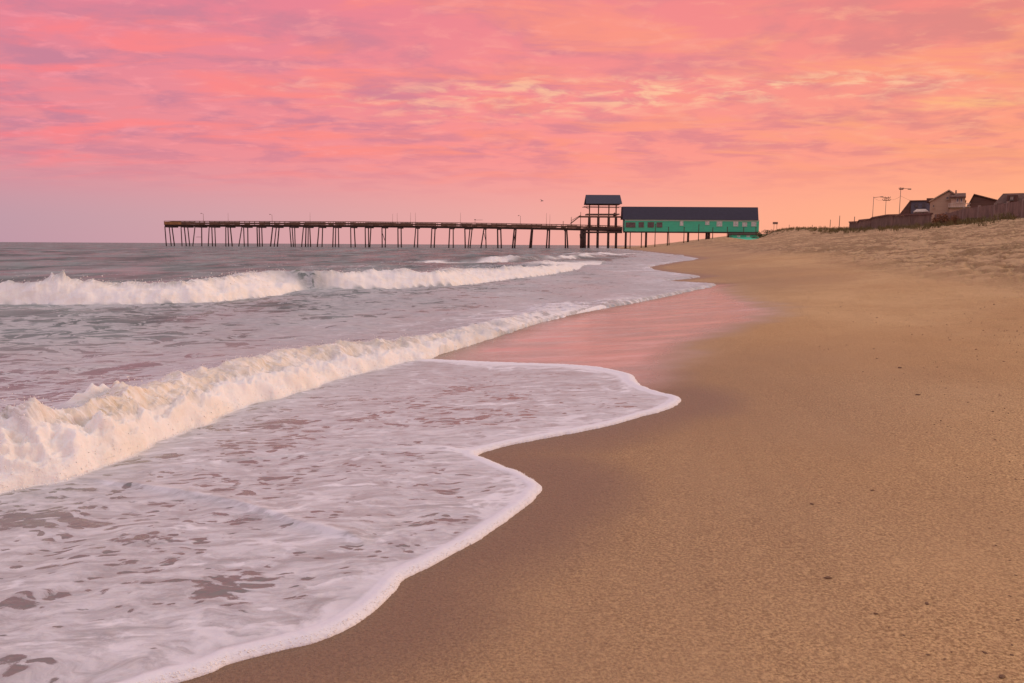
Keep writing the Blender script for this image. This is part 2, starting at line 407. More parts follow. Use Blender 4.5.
def bore(X, Y, Wv, k0, seed, turbmask, L=2.6, tip=None):
    P_, w_, h_ = Wv
    u, par = curve_dist(X, Y, P_)
    i = np.arange(len(P_)); Hh = np.interp(par, i, h_); ww = np.clip(np.interp(par, i, w_), k0*.6, k0*2.2)
    # fade past the ends
    e0 = np.hypot(X-P_[-1][0], Y-P_[-1][1]); 
    lim = sst(par, 0, .02)*1.0
    wob = fbm(X/k0*1.1, Y/k0*1.1, 0, 3, seed)*.22*k0+fbm(X/k0*4, Y/k0*4, 0, 2, seed+3)*.08*k0
    uu = u+wob
    tm = turbmask(par, X, Y)
    a = np.clip(uu/ww, 0, 1)
    rise_t = a**.62*(1-.10*np.sin(a*math.pi))            # broken face: blunt toe
    rise_s = sst(a, 0, 1)                              # unbroken: smooth face
    rise = np.where(uu < ww, tm*rise_t+(1-tm)*rise_s, np.exp(-np.maximum(uu-ww, 0)/(L*ww)))
    rise = np.where(uu > 0, rise, 0)
    hmod = 1+.34*fbm(X/k0*.55, Y/k0*.55, 0, 3, seed+9)
    z = Hh*hmod*rise
    f = sst(uu, -.16*k0, -.02*k0)*sst(uu/ww+.35*fbm(X/k0*1.5, Y/k0*1.5, 0, 3, seed+12), 1.75, 1.10)
    return z, u, par, uu/ww, Hh, f*tm, ww

def tm2(par, X, Y):
    n = fbm(X*1.3, Y*1.3, 0, 3, 44)
    return np.clip(1-.0*n, 0, 1)+0*X
def tm1(par, X, Y):
    n = fbm(X*.5, Y*.5, 0, 2, 45)*.12
    hole = np.exp(-((par+n-7.55)/.38)**2)
    return np.clip(1-1.15*hole, 0, 1)
def tm3(par, X, Y): return sst(fbm(X*.25, Y*.08, 0, 3, 46), -.25, .1)

q = np.concatenate([[.03,.06,.12,.25,.4,.6,.8,1,1.25,1.5,1.75], np.arange(2, 70, .4), np.arange(70, 300, .62), np.arange(300, 620, .85), np.arange(620, 900, 10), [1200]])
rows = H*F/q; rows = np.concatenate([rows, [.4,-1,-4,-8]])[::-1].copy()
cols = np.concatenate([-np.array([60,30,14,7,4,2.6,1.9,1.5,1.25,1.1,1.0]), np.arange(-.92, .33, .00125)])
X, Y = grid(rows, cols, lambda y: np.maximum(y, 0)+1.0+np.where(y < 0, -y*.5, 0))
R_ = np.hypot(X, Y)
z1, u1, p1, a1, H1, f1, w1 = bore(X, Y, W1, 1.0, 101, tm1, 2.2)
z2, u2, p2, a2, H2, f2, w2 = bore(X, Y, W2, .6, 202, tm2, 2.0)
z3, u3, p3, a3, H3, f3, w3 = bore(X, Y, W3, 1.6, 303, tm3, 2.0)
# open-water chop: crests lie along the shore, run towards it
far = sst(Y, 12, 60)
wx = X+1.5*fbm(X*.06, Y*.06, 0, 2, 61)*4; wy = Y+6*fbm(X*.03+9, Y*.03, 0, 2, 62)
chop = .10*fbm(wx*.05, wy*.16, 0, 3, 63)*(.3+far)+(.085-.03*far)*fbm(wx*.28, wy*.6, 0, 4, 64)*(.7+.5*far)+.024*fbm(X*1.6, Y*2.6, 0, 3, 65)
swell = (.55*np.maximum(0, fbm(wx*.018, wy*.11, 0, 2, 66))+.16*fbm(wx*.05, wy*.30, 0, 3, 67))*sst(Y, 24, 60)
seaward = sst(u2, 0, 1.2)
calm = .25+.75*np.maximum(seaward, sst(Y, 18, 30))
zw = (chop*calm+swell)*sst(Y, 1e4, 300)
# white water turbulence
bil = lambda s, o, sd, zz: fbm(X*s, Y*s, zz*s, o, sd, .55, True)
t2 = .085*(bil(2.6, 5, 81, 1.6*z2)-.35)*f2*sst(a2, -.02, .25)*(.5+H2/.34*.6)
low2 = np.exp(-((a2-.35)/.32)**2)
t2 = t2*(1+.55*low2)+.012*(bil(9, 3, 84, 7*z2)-.3)*f2*sst(a2, -.05, .1)*(Y < 20)+.05*(bil(.9, 2, 85, 0)-.4)*f2*sst(a2, .2, .8)*H2/.34
sp = np.maximum(0, pn(X*4.5, Y*4.5, 0, 91))**3*.22*f2*sst(a2, .1, .5)*sst(a2, 1.6, 1.0)*H2/.34
t1 = .12*(bil(1.5, 5, 82, 1.6*z1)-.35)*f1*sst(a1, -.02, .2)*(.4+H1/.5*.6)
sp1 = np.maximum(0, pn(X*2.6, Y*2.6, 0, 92))**3*.25*f1*sst(a1, .3, .8)*sst(a1, 1.6, 1.1)
t3 = .15*(bil(.8, 3, 83, z3)-.3)*f3
zw = zw+z1+z2+z3+t1+t2+t3+sp+sp1
# a few thrown splashes on the near breaker's crest
splash = np.zeros_like(X)
for (px_, py_, rr, hh) in [(103,384,.055,.15),(92,386,.05,.06),(78,388,.09,.09),(118,387,.10,.07),(302,356,.06,.05),(333,343,.06,.05),(53,279,.10,.22),(64,279,.08,.24),(165,276,.2,.14),(520,262,.5,.1)]:
    cx, cy = atz(px_, py_, .30 if py_ > 320 else .5)
    g_ = np.hypot(X-cx, Y-cy)/rr
    splash = np.maximum(splash, np.exp(-(g_/1.6)**4))
    zw = zw+hh*np.exp(-g_**1.3)*(1+.4*pn(X*14, Y*14, 0, 93))
# swash sheet: follows the sand, rolled leading edge
TB = terrain(X, Y)
ins = inside(X, Y, WPOLY)
jit = fbm(X*5.5, Y*5.5, 0, 4, 55, .62)*.042+fbm(X*1.4, Y*1.4, 0, 2, 56)*.03
dE, pE = curve_dist(X, Y, EW); dE = np.where(ins, np.abs(dE), -np.abs(dE))+jit*np.clip(Y/8, .35, 3.0)
k_ = np.clip(Y/9, .6, 8)
lip = .026*(1-np.exp(-np.maximum(dE, 0)/(.022*k_)))*np.clip(k_, .6, 2.0)
lip += .010*np.exp(-((dE/k_-.07)/.05)**2)*k_.clip(.6, 2)
lip += .006*fbm(X*2.2, Y*3.2, 0, 4, 57)*sst(dE, .05, .3)+.0022*fbm(X*22, Y*22, 0, 2, 58)*sst(dE, 0, .1)*(Y < 12)
sheet = TB+np.maximum(lip, .001)
# sheet step lines: later sheet riding over an earlier one
L1 = [(480,456),(450,452),(410,451),(360,454),(300,458),(230,465),(120,476)]
L2 = [(60,478),(150,492),(230,506),(290,524),(340,538),(372,548)]
LW = [[world_on_ground(*p) for p in smooth_poly(L_, 3)] for L_ in (L1, L2)]
line = np.zeros_like(X)
for LL in LW:
    dl, pl = curve_dist(X, Y, LL); dl = dl+.03*fbm(X*4, Y*4, 0, 2, 59)
    fade = sst(pl, 0, 3)*sst(pl, len(LL)-1, len(LL)-4)
    line = np.maximum(line, np.exp(-(dl/.045)**2)*fade)
    sheet = sheet+.012*fade*sst(dl*np.sign(1), -.03, .0)*np.exp(-np.maximum(dl, 0)/.3)
sheet = sheet+.006*line
wave_near = np.maximum(zw, -.02)
zs = np.where(ins | (dE > 0), np.maximum(sheet+ np.maximum(z2+t2+sp, 0)*sst(dE, 0, .3), wave_near), 0)
# where there is depth of water the free surface wins
Zs = np.where(dE > 0, zs, TB-.03)
# foam cover
fo = np.zeros_like(X)
sw_near = sst(u2, .05, -.25)*(Y < 40)
fo_sw = .355+.86*np.exp(-np.maximum(dE, 0)/(.36*k_))+.10*fbm(X*.9, Y*.9, 0, 3, 95)+.35*line
fo_sw = fo_sw+.10*sst(Y, 5, 7.5)
fo_mid = .11+.36*fbm(X*.5, Y*.35, 0, 3, 96)+.42*np.exp(-np.maximum(u2, 0)/1.0)*sst(u2, 0, .1)+.34*np.exp(-np.maximum(dE, 0)/3.5)
fo_mid = fo_mid+.22*sst(X-Xs(Y), -7-.05*Y, -2.0)*sst(Y, 9, 16)
behind1 = sst(u1, .5, 2.5)
fo_far = -.12+.50*np.exp(-np.maximum(dE, 0)/9)+.25*fbm(X*.15, Y*.08, 0, 3, 97)
fo = np.where(u2 < 0, fo_sw, fo_mid)
fo = np.where((Y > W2[0][-1][1]) , fo_mid, fo)
fo = fo*(1-behind1)+fo_far*behind1
fo = np.clip(fo, -.3, 1.3)
f2 = f2*sst(H2+.05*fbm(X*2, Y*1, 0, 3, 89), .05, .15)
turb = np.clip(np.maximum.reduce([f1, f2, f3, splash]), 0, 1)
shal = sst(X-Xs(Y), -3-.10*Y, .0)
crest = np.maximum.reduce([np.exp(-((a1-1.0)/.35)**2)*(1-tm1(p1, X, Y)), sst(a2+.25*fbm(X*1.6, Y*1.6, 0, 3, 87), .42, .70)*sst(a2, 1.9, 1.2)*sst(H2, .1, .2)*(.45+.55*sst(p2, 2.5, 6)), .5*sst(a1+.3*fbm(X*.8, Y*.8, 0, 3, 88), .75, 1.0)*sst(a1, 1.8, 1.2)*f1])
zone = sst(Y, 5.5, 10)
wvu = np.where(turb*0+np.abs(u2)/(H2+.01) < np.abs(u1)/(H1+.01), a2, a1)
arc = np.where(np.abs(u2) < np.abs(u1), p2*.9, p1*2.0)

mw = bpy.data.materials.new('sea_water'); mw.use_nodes = True; t = NT(mw.node_tree); b = t.n['Principled BSDF']
P = t.add('ShaderNodeNewGeometry').outputs['Position']
foam, trb, sh, cr, zn, wu, wa = [attr(t, k_) for k_ in ('foam','turb','shallow','crest','zone','wu','arc')]
P2 = t.vmul(P, (1, 1, .3))
warp = t.add('ShaderNodeTexNoise', {'Vector': P2, 'Scale': 2.2, 'Detail': 3.0}).outputs['Color']
wsub = t.add('ShaderNodeVectorMath', {0: warp, 1: (.5,.5,.5)}, operation='SUBTRACT').outputs[0]
wp = t.add('ShaderNodeVectorMath', {0: wsub, 1: (.35,.35,0), 2: P2}, operation='MULTIPLY_ADD').outputs[0]
# near: roundish holes in a sheet; far: stretched filaments
vo = t.add('ShaderNodeTexVoronoi', {'Vector': t.vmul(wp, (.50, 1.05, 1)), 'Scale': 19.0, 'Smoothness': .25}, feature='SMOOTH_F1').outputs['Distance']
vo2 = t.add('ShaderNodeTexVoronoi', {'Vector': t.vmul(wp, (.45, 1.0, 1)), 'Scale': 9.5, 'Smoothness': .25}, feature='SMOOTH_F1').outputs['Distance']
hn2 = t.noise(t.vmul(wp, (.8, 1.3, 1)), 2.0, 4, .55, .3)
hn3 = t.noise(t.vmul(wp, (.7, 1.2, 1)), 24.0, 4, .65)
cell = t.m('ADD', t.m('MULTIPLY', t.m('MINIMUM', vo, t.m('ADD', vo2, .06)), .75), t.m('MULTIPLY', hn3, .55))
near_f = t.m('ADD', t.m('MULTIPLY', t.m('SUBTRACT', cell, .44), 1.0), t.m('ADD', t.m('MULTIPLY', hn2, 1.35), -.19))
rn = t.noise(t.vmul(wp, (.9, 1.0, 1)), 1.6, 6, .62, .8)
ridge = t.m('SUBTRACT', 1.0, t.m('MULTIPLY', t.m('ABSOLUTE', t.m('SUBTRACT', rn, .5)), 4.2))
rn2 = t.noise(wp, .5, 3, .5, .3)
far_f = t.m('ADD', t.m('MULTIPLY', ridge, .52), t.m('MULTIPLY', rn2, .45))
ff = t.add('ShaderNodeMix', {0: zn, 2: near_f, 3: far_f}).outputs[0]
val = t.m('ADD', ff, t.m('MULTIPLY', t.m('SUBTRACT', foam, .5), .62))
strk = t.noise(t.vmul(wp, (.5, 1.5, 1)), 10.0, 8, .72, .4)
strk2 = t.noise(t.vmul(wp, (.5, 1.3, 1)), 2.6, 5, .6, .5)
solid = t.m('MULTIPLY', t.step(t.m('ADD', val, t.m('MULTIPLY', t.m('SUBTRACT', strk, .5), .55)), .48, .98), t.step(strk2, .30, .62, .62, 1.0))
thin = t.m('MULTIPLY', t.step(val, .385, .475, .10, 1.0), t.m('MULTIPLY', t.step(strk, .32, .66, .34, .78), t.m('SUBTRACT', 1.0, t.m('MULTIPLY', zn, .28))))
fm = t.m('MAXIMUM', t.m('MULTIPLY', solid, .97), thin)
fd = t.noise(P, 40, 4, .6)
# streaks running down the breaking face
wv = t.add('ShaderNodeCombineXYZ', {0: t.m('MULTIPLY', wa, 22.0), 1: t.m('MULTIPLY', wu, 1.6), 2: 0.0}).outputs[0]
stk = t.noise(wv, 1.0, 5, .6, .5)
trb2 = t.m('MULTIPLY', trb, t.m('SUBTRACT', 1.0, t.m('MULTIPLY', cr, t.step(stk, .36, .56))))
fm = t.m('MAXIMUM', fm, t.m('MULTIPLY', trb2, .99))
fm = t.m('MAXIMUM', fm, t.m('MULTIPLY', t.step(foam, .82, 1.0), .97))
deep = t.mix(t.noise(t.vmul(P, (.3,.3,.3)), 1.0, 3), (.075,.10,.10,1), (.13,.155,.15,1))
wc = t.mix(sh, deep, t.mix(t.noise(P, 3.0, 3), (.14,.135,.125,1), (.20,.185,.165,1)))
wc = t.mix(cr, wc, t.mix(trb, (.20,.20,.10,1), (.66,.54,.36,1)))
fc = t.mix(t.m('MULTIPLY', trb, .55), (.86,.83,.86,1), (.92,.87,.80,1))
fc = t.mix(t.m('MULTIPLY', t.m('MULTIPLY', trb, t.step(t.noise(P, 3.0, 4), .45, .62)), .4), fc, (.80,.71,.60,1))
fcv = t.mix(t.m('MULTIPLY', t.step(fd, .3, .7), .12), fc, (.70,.66,.68,1))
cc = t.mix(fm, wc, fcv)
t.l.new(cc, b.inputs['Base Color'])
t.l.new(t.m('MULTIPLY', trb2, .55), b.inputs['Subsurface Weight']); b.inputs['Subsurface Radius'].default_value = (.06,.05,.045); b.inputs['Subsurface Scale'].default_value = 1.0
rw = t.step(fm, 0, 1, .14, .75, False); t.l.new(rw, b.inputs['Roughness'])
b.inputs['IOR'].default_value = 1.33
t.l.new(t.step(t.add('ShaderNodeSeparateXYZ', {0: P}).outputs[1], 12, 60, .5, .22), b.inputs['Specular IOR Level'])
r1 = t.noise(t.vmul(P, (.8, 1.6, 1)), 5.0, 5, .6); r2 = t.noise(t.vmul(P, (.5, 1.2, 1)), .9, 5, .62)
r3 = t.noise(P, 26, 4, .65)
farb = t.step(t.add('ShaderNodeSeparateXYZ', {0: P}).outputs[1], 15, 70)
bA = t.add('ShaderNodeBump', {'Strength': .5, 'Distance': .03, 'Height': r1})
bA2 = t.add('ShaderNodeBump', {'Strength': t.m('MULTIPLY', farb, .8), 'Distance': .35, 'Height': r2, 'Normal': bA.outputs[0]})
bB = t.add('ShaderNodeBump', {'Strength': t.m('MULTIPLY', t.m('MAXIMUM', trb, .25), .45), 'Distance': .02, 'Height': t.m('ADD', r3, t.m('MULTIPLY', fm, .35)), 'Normal': bA2.outputs[0]})
ncA = t.add('ShaderNodeTexNoise', {'Vector': t.vmul(P, (.35, .8, 1)), 'Scale': 1.0, 'Detail': 4.0, 'Roughness': .6}).outputs['Color']
ncB = t.add('ShaderNodeTexNoise', {'Vector': t.vmul(P, (.06, .20, 1)), 'Scale': 1.0, 'Detail': 3.0}).outputs['Color']
nsum = t.add('ShaderNodeVectorMath', {0: ncA, 1: ncB}, operation='ADD').outputs[0]
nsub = t.add('ShaderNodeVectorMath', {0: nsum, 1: (1.0, 1.0, 1.0)}, operation='SUBTRACT').outputs[0]
lane = t.step(t.noise(t.vmul(P, (.012, .035, 1)), 1.0, 4), .35, .65, .35, 1.0)
kk = t.m('MULTIPLY', t.m('MULTIPLY', farb, lane), t.m('SUBTRACT', 1.0, t.m('MAXIMUM', fm, trb)))
kv = t.add('ShaderNodeCombineXYZ', {0: t.m('MULTIPLY', kk, .8), 1: t.m('MULTIPLY', kk, 1.5), 2: 0.0}).outputs[0]
nmul = t.add('ShaderNodeVectorMath', {0: nsub, 1: kv, 2: bB.outputs[0]}, operation='MULTIPLY_ADD').outputs[0]
nrm = t.add('ShaderNodeVectorMath', {0: nmul}, operation='NORMALIZE').outputs[0]
t.l.new(nrm, b.inputs['Normal'])
dif = t.add('ShaderNodeBsdfDiffuse', {'Color': t.mix(fm, t.mix(t.step(t.noise(t.vmul(P, (.22, .09, 1)), 1.0, 6, .68), .38, .62), (.10,.125,.125,1), (.27,.31,.31,1)), fcv), 'Normal': nrm})  # light and dark bands of the chop put into the diffuse colour
rgh = t.m('MULTIPLY', t.step(t.add('ShaderNodeSeparateXYZ', {0: P}).outputs[1], 5.0, 12), t.step(t.noise(t.vmul(P, (.34, .15, 1)), 1.0, 6, .68), .38, .60, .45, .93))
rgh = t.m('MULTIPLY', rgh, t.m('SUBTRACT', 1.0, t.m('MULTIPLY', sh, .35)))
ms_ = t.add('ShaderNodeMixShader', {0: rgh, 1: b.outputs[0], 2: dif.outputs[0]})
t.l.new(ms_.outputs[0], t.n['Material Output'].inputs['Surface'])
sea = grid_mesh('sea_water', X, Y, Zs, (dE > -.03*np.clip(Y/5, 1, 40)), {'foam': fo, 'turb': turb, 'shallow': shal, 'crest': np.clip(crest, 0, 1), 'zone': zone, 'wu': wvu, 'arc': arc}, mw)

# flecks of foam and thrown drops along the breakers
rng = np.random.default_rng(4)
mfoam = simple('foam', (.90,.86,.82,1), .7, .05, 20, .1)
def ico():
    bm_ = bmesh.new(); bmesh.ops.create_icosphere(bm_, subdivisions=1, radius=1); v = np.array([x.co[:] for x in bm_.verts]); f = np.array([[q.index for q in p.verts] for p in bm_.faces]); bm_.free(); return v, f
IV, IF = ico()
def blobs(name, C, Rr, mat):
    n = len(C); sc = Rr[:, None, None]*(1+.35*rng.standard_normal((n, 1, 3)).clip(-1.5, 1.5))
    v = (IV[None]*sc+C[:, None, :]).reshape(-1, 3); f = (IF[None]+np.arange(n)[:, None, None]*len(IV)).reshape(-1, 3)
    me = bpy.data.meshes.new(name); me.from_pydata(v.tolist(), [], f.tolist()); me.update(); me.shade_smooth(); me.materials.append(mat)
    o = bpy.data.objects.new(name, me); COL.objects.link(o); return o
def spray(fmask, amask, aval, n, r0, r1, up):
    m = (fmask > .5) & (amask > 0); idx = np.flatnonzero(m.ravel()); pr = (aval.ravel()[idx])
    area = np.clip(Y.ravel()[idx], .5, None)**1.5; pr = pr*area; pr /= pr.sum()
    k_ = rng.choice(idx, n, p=pr); c_ = np.stack([X.ravel()[k_], Y.ravel()[k_], Zs.ravel()[k_]], 1)
    rr = rng.uniform(0, 1, n)**2*(r1-r0)+r0
    c_[:, 2] += rng.exponential(up, n); c_[:, :2] += rng.normal(0, up*.6, (n, 2))
    return c_, rr
c1_, r1_ = spray(f2, a2, np.exp(-((a2-1.0)/.35)**2)+.001, 4000, .0012, .005, .016)
c0_, r0_ = spray(f2*(u2 < 2), a2+.3, np.exp(-((a2-.0)/.10)**2), 2500, .0015, .0055, .004)
c1_ = np.concatenate([c1_, c0_]); r1_ = np.concatenate([r1_, r0_])
c2_, r2_ = spray(f1, a1, np.exp(-((a1-1.0)/.3)**2)+.02, 2600, .003, .013, .035)
me_ = (np.abs(dE-.012) < .016)*(Y < 9)*1.0
c3_, r3_ = spray(me_, me_, me_, 6000, .0007, .0024, .0008)
c1_ = np.concatenate([c1_, c3_]); r1_ = np.concatenate([r1_, r3_])
sp_o = blobs('sea_spray', np.concatenate([c1_, c2_]), np.concatenate([r1_, r2_]), mfoam)
tag(sp_o, 'fine white spray drops thrown off the breaking waves', 'sea spray', kind='stuff')
# ------------------------------------------------------------------ pier and everything built
random.seed(7)
PY = 305.0                                   # distance of the pier's near edge
DEPTH = 5.5
m_pile = simple('creosoted_timber', (.062,.032,.026,1), .85, .35, 1.5, .3, dirt=(.07,.045,.03,1))
m_timber = simple('weathered_timber', (.15,.075,.045,1), .85, .35, .6, .3, stretch=(1,1,3), dirt=(.06,.035,.025,1))
m_timber2 = simple('grey_brown_timber', (.16,.10,.07,1), .85, .3, 1.2, .3)
m_rust = simple('tan_boards', (.30,.14,.05,1), .85, .3, 1.0, .2)
m_slate = simple('dark_slate_roof', (.048,.048,.078,1), .75, .18, 2.5, .2, stretch=(.4,1,3))
m_green = simple('green_siding', (.07,.58,.35,1), .6, .14, 1.2, .1, stretch=(.3,1,8), dirt=(.10,.48,.32,1))
m_green2 = simple('pale_green_trim', (.50,.66,.55,1), .6, .08)
m_glassd = simple('dark_glass', (.13,.09,.085,1), .15, .4, .8, 0)
m_glassl = simple('pale_reflecting_glass', (.58,.60,.56,1), .3, .3, 1.2, 0)  # pale reflection in the panes painted into their colour
m_fr = simple('brown_frame', (.12,.09,.07,1), .7, .1)
m_frw = simple('white_frame', (.55,.58,.52,1), .6, .08)
m_metal = simple('grey_metal', (.22,.13,.10,1), .5, .1, 4, 0)
m_cream = simple('cream_siding', (.50,.33,.21,1), .8, .10, 1.0, .1, stretch=(.3,1,6))
m_blue = simple('blue_grey_siding', (.14,.125,.15,1), .8, .12, 1.0, .1, stretch=(.3,1,6))
m_brownroof = simple('brown_shingle_roof', (.12,.055,.038,1), .85, .25, 2.0, .2)
m_darkwall = simple('dark_brown_siding', (.13,.068,.048,1), .85, .2, 1.0, .1, stretch=(.3,1,6))
m_picket = simple('grey_picket', (.165,.10,.072,1), .9, .3, 1.2, .2)
m_post = simple('pale_post', (.24,.17,.135,1), .85, .15, 2.0, .1)
m_white = simple('pale_board', (.56,.44,.35,1), .8, .15, 2.0, .1)

def zz(x, y, Y=PY): return aty(x, y, Y).z
def xx(x, Y=PY): return aty(x, 240, Y).x
# pier
x_l, x_r = xx(165), xx(622)
pier = empty('fishing_pier', (x_l, PY, 0), 'long weathered wooden fishing pier on slanting piles reaching out over the sea', 'pier')
off = (x_l, PY, 0)
def top_z(X): return np.interp(X, [xx(165), xx(360), xx(480), xx(570), xx(622)], [zz(165,221), zz(360,221.6), zz(480,223), zz(570,224.6), zz(622,226)])
def deck_z(X): return top_z(X)-1.25
N = 24; xs = np.linspace(x_l, x_r, N+1)
d = MB(); st = MB()
for a, b_ in zip(xs[:-1], xs[1:]):
    a = float(a); b_ = float(b_); za, zb = float(deck_z(a)), float(deck_z(b_))
    for y0, y1, zo, th, M_ in ((-.1, DEPTH+.1, 0, .22, d), (.25, .55, -.22, .55, st), (2.6, 2.9, -.22, .55, st), (DEPTH-.55, DEPTH-.25, -.22, .55, st)):
        M_.poly([(a,PY+y0,za+zo-th),(b_,PY+y0,zb+zo-th),(b_,PY+y1,zb+zo-th),(a,PY+y1,za+zo-th),(a,PY+y0,za+zo),(b_,PY+y0,zb+zo),(b_,PY+y1,zb+zo),(a,PY+y1,za+zo)],
              [(0,3,2,1),(4,5,6,7),(0,1,5,4),(1,2,6,5),(2,3,7,6),(3,0,4,7)])
d.build('deck', m_timber, pier, off=off); st.build('stringer_beams', m_pile, pier, off=off)
for side, yo in (('near', 0.0), ('far', DEPTH)):
    r = MB(); X_ = x_l; i = 0; rnd = random.Random(3 if yo else 4)
    while X_ < x_r-1.2:
        zd, zt = float(deck_z(X_)), float(top_z(X_)); Xn = X_+1.9; zdn, ztn = float(deck_z(Xn)), float(top_z(Xn))
        r.box(X_-.07, X_+.07, PY+yo-.07, PY+yo+.07, zd, zt)
        r.beam((X_, PY+yo-.09, zt+.02), (Xn, PY+yo-.09, ztn+.02), .16, .14)
        for fz in (.38, .68): r.beam((X_, PY+yo-.10, zd+fz), (Xn, PY+yo-.10, zdn+fz), .05, .16)
        if rnd.random() < .62: r.beam((X_, PY+yo-.14, zd+.5), (Xn, PY+yo-.14, zdn+.5), .03, .95)
        X_ = Xn; i += 1
    r.build('railing', m_timber2 if yo else m_timber, pier, off=off)
ep = MB(); ep.box(x_l+.1, x_l+6.5, PY-.22, PY-.17, float(deck_z(x_l))-.05, float(deck_z(x_l))+1.05); ep.build('end_boarding', m_rust, pier, off=off)
b1 = [[(72,75),(92,98),(105,113)],[(147,148),(162,168),(178,184)],[(212,198),(243,240)],[(278,270),(290,290),(304,304)],[(355,352),(365,365),(376,382)],[(430,412),(438,438),(457,455)],[(500,500),(510,510),(522,522)],[(573,560),(590,577),(603,592)],[(652,657),(663,667),(675,675)],[(716,705),(728,723),(738,735),(745,747)],[(788,778),(805,800)],[(855,850),(866,862),(878,878)],[(935,935),(952,955)]]
b2 = [[(25,25),(40,40),(52,45)],[(103,103),(120,117)],[(177,177),(192,192)],[(260,252),(270,268)],[(335,330),(350,345)],[(418,413),(434,434)],[(488,490),(512,503),(522,512)],[(577,563),(585,587)],[(640,642),(655,658)],[(718,710),(726,720)],[(798,790),(803,797)],[(873,868),(882,880)],[(955,957),(962,968)]]
bents = [[(150+a/4.655, 150+b_/4.655) for a, b_ in q_] for q_ in b1]+[[(360+a/4.655, 360+b_/4.655) for a, b_ in q_] for q_ in b2]
for bi, bent in enumerate(bents):
    n = len(bent); X0 = min(xx(a) for a, _ in bent); X1 = max(xx(a) for a, _ in bent)
    for i, (a, b_) in enumerate(bent):
        Yp = PY+.5+(DEPTH-1)*i/max(1, n-1)
        tz = float(deck_z(xx(a)))-.77
        rr = .19+.05*random.random()+(.06 if bi > 20 else 0)
        mb = MB(); A = aty(a, 240, Yp); B = aty(b_, 240, Yp)
        mb.bar((A.x, Yp, tz), (A.x+(B.x-A.x)*1.25, Yp, -1.8), rr*.95, rr*1.1, 8)
        if i == 0 and n > 1:
            pass
        mb.build('pile', m_pile, pier, True, off)
    cz = float(deck_z((X0+X1)/2))-.77
    mb = MB(); mb.box(X0-.15, X1+.2, PY+.2, PY+DEPTH-.2, cz-.36, cz-.003); mb.build('cap_beam', m_pile, pier, off=off)
for bi in (14, 20, 22):
    br = MB()
    (a0, b0), (a1_, b1_) = bents[bi][0], bents[bi][-1]
    br.beam((xx(a0), PY+.3, 5.6), (xx(b1_), PY+.3, 2.2), .14, .2); br.build('cross_brace', m_pile, pier, off=off)
br = MB()
br.beam((xx(196), PY+.3, zz(196,237)), (xx(202), PY+.3, zz(202,237)), .12, .12)
br.build('cross_brace', m_pile, pier, off=off)
for a, w_, gy in ((581.6,1.6,246),(584.4,1.6,246),(588.6,1.15,245.5),(597.6,1.25,245),(608.2,1.2,245),(616,1.2,244.6)):
    for yo in (.5, DEPTH-.5):
        c_ = aty(a, 240, PY+yo); g0 = min(gz(c_.x, PY+yo), 0)-1
        mb = MB(); mb.bar((c_.x, PY+yo, g0), (c_.x, PY+yo, float(deck_z(c_.x))-.78), .42*w_, .38*w_, 10); mb.build('thick_pile', m_pile, pier, True, off)
mb = MB(); mb.bar((xx(581.2), PY+.2, zz(581,238)), (xx(580.6), PY+.2, zz(581,234)), .5, .4, 8); mb.build('fender', m_pile, pier, True, off)
lw = MB()
for (a, b_, y_) in ((583,622,232.3),(583,622,228.9)):
    lw.beam((xx(a), PY-.15, zz(a,y_)), (xx(b_), PY-.15, zz(b_,y_)), .25, .7)
lw.build('platform_beam', m_pile, pier, off=off)

# lookout shelter over the pier
sx0, sx1 = xx(586), xx(620.5)
sh_o = (sx0, PY, float(deck_z(sx0)))
shel = empty('lookout_shelter', sh_o, 'raised open lookout with dark slate roof on posts, left of the green building', 'shelter')
zp = zz(600, 216.3)
for a in (589, 598, 608.3, 615.5):
    for yo in (.3, DEPTH-.3):
        c_ = aty(a, 240, PY+yo)
        lowr = MB(); lowr.bar((c_.x, PY+yo, sh_o[2]-.05), (c_.x, PY+yo, zp-.3), .52 if a > 590 else .6, .48, 8); lowr.build('lower_post', m_pile, shel, True, sh_o)
        upp = MB(); upp.box(c_.x-.22, c_.x+.22, PY+yo-.14, PY+yo+.14, zp+.12, zz(600,203.6)); upp.build('upper_post', m_timber, shel, off=sh_o)
mb = MB(); mb.box(xx(579.5), xx(622.3), PY-.1, PY+DEPTH+.1, zp-.32, zp+.1); mb.build('platform', m_timber, shel, off=sh_o)
mb = MB()
for yo in (-.02, DEPTH+.02):
    mb.beam((xx(583), PY+yo, zz(583,206.6)), (xx(620.5), PY+yo, zz(620,207)), .14, .2)
    mb.beam((xx(586), PY+yo, zz(586,214.3)), (xx(619), PY+yo, zz(619,214.3)), .1, .5)
mb.build('rail_beams', m_timber2, shel, off=sh_o)
mb = MB(); mb.beam((xx(583.5), PY, zz(583,206.6)), (xx(588.5), PY, zz(588,209)), .12, .16); mb.build('bracket', m_timber, shel, off=sh_o)
def gable_roof(x0, x1, yf, yb, ze, zr, inset=0.0, th=.22, rx=0.0):
    ym = (yf+yb)/2; a = MB()
    for o_, z_ in ((0, 0), (1, -th)):
        a.v += [(x0,yf,ze+z_),(x1,yf,ze+z_),(x1,yb,ze+z_),(x0,yb,ze+z_),(x0+inset,ym,zr+z_),(x1-inset,ym,zr+z_)]
    a.f += [(0,1,5,4),(2,3,4,5),(6,10,11,7),(8,11,10,9),(0,6,7,1),(2,8,9,3),(0,4,10,6),(4,3,9,10),(1,7,11,5),(5,11,8,2)]
    return a
gable_roof(xx(585.0), xx(620.8), PY-1.6, PY+DEPTH+1.6, zz(600,203.6), zz(603,194.4), .25).build('roof', m_slate, shel, off=sh_o)
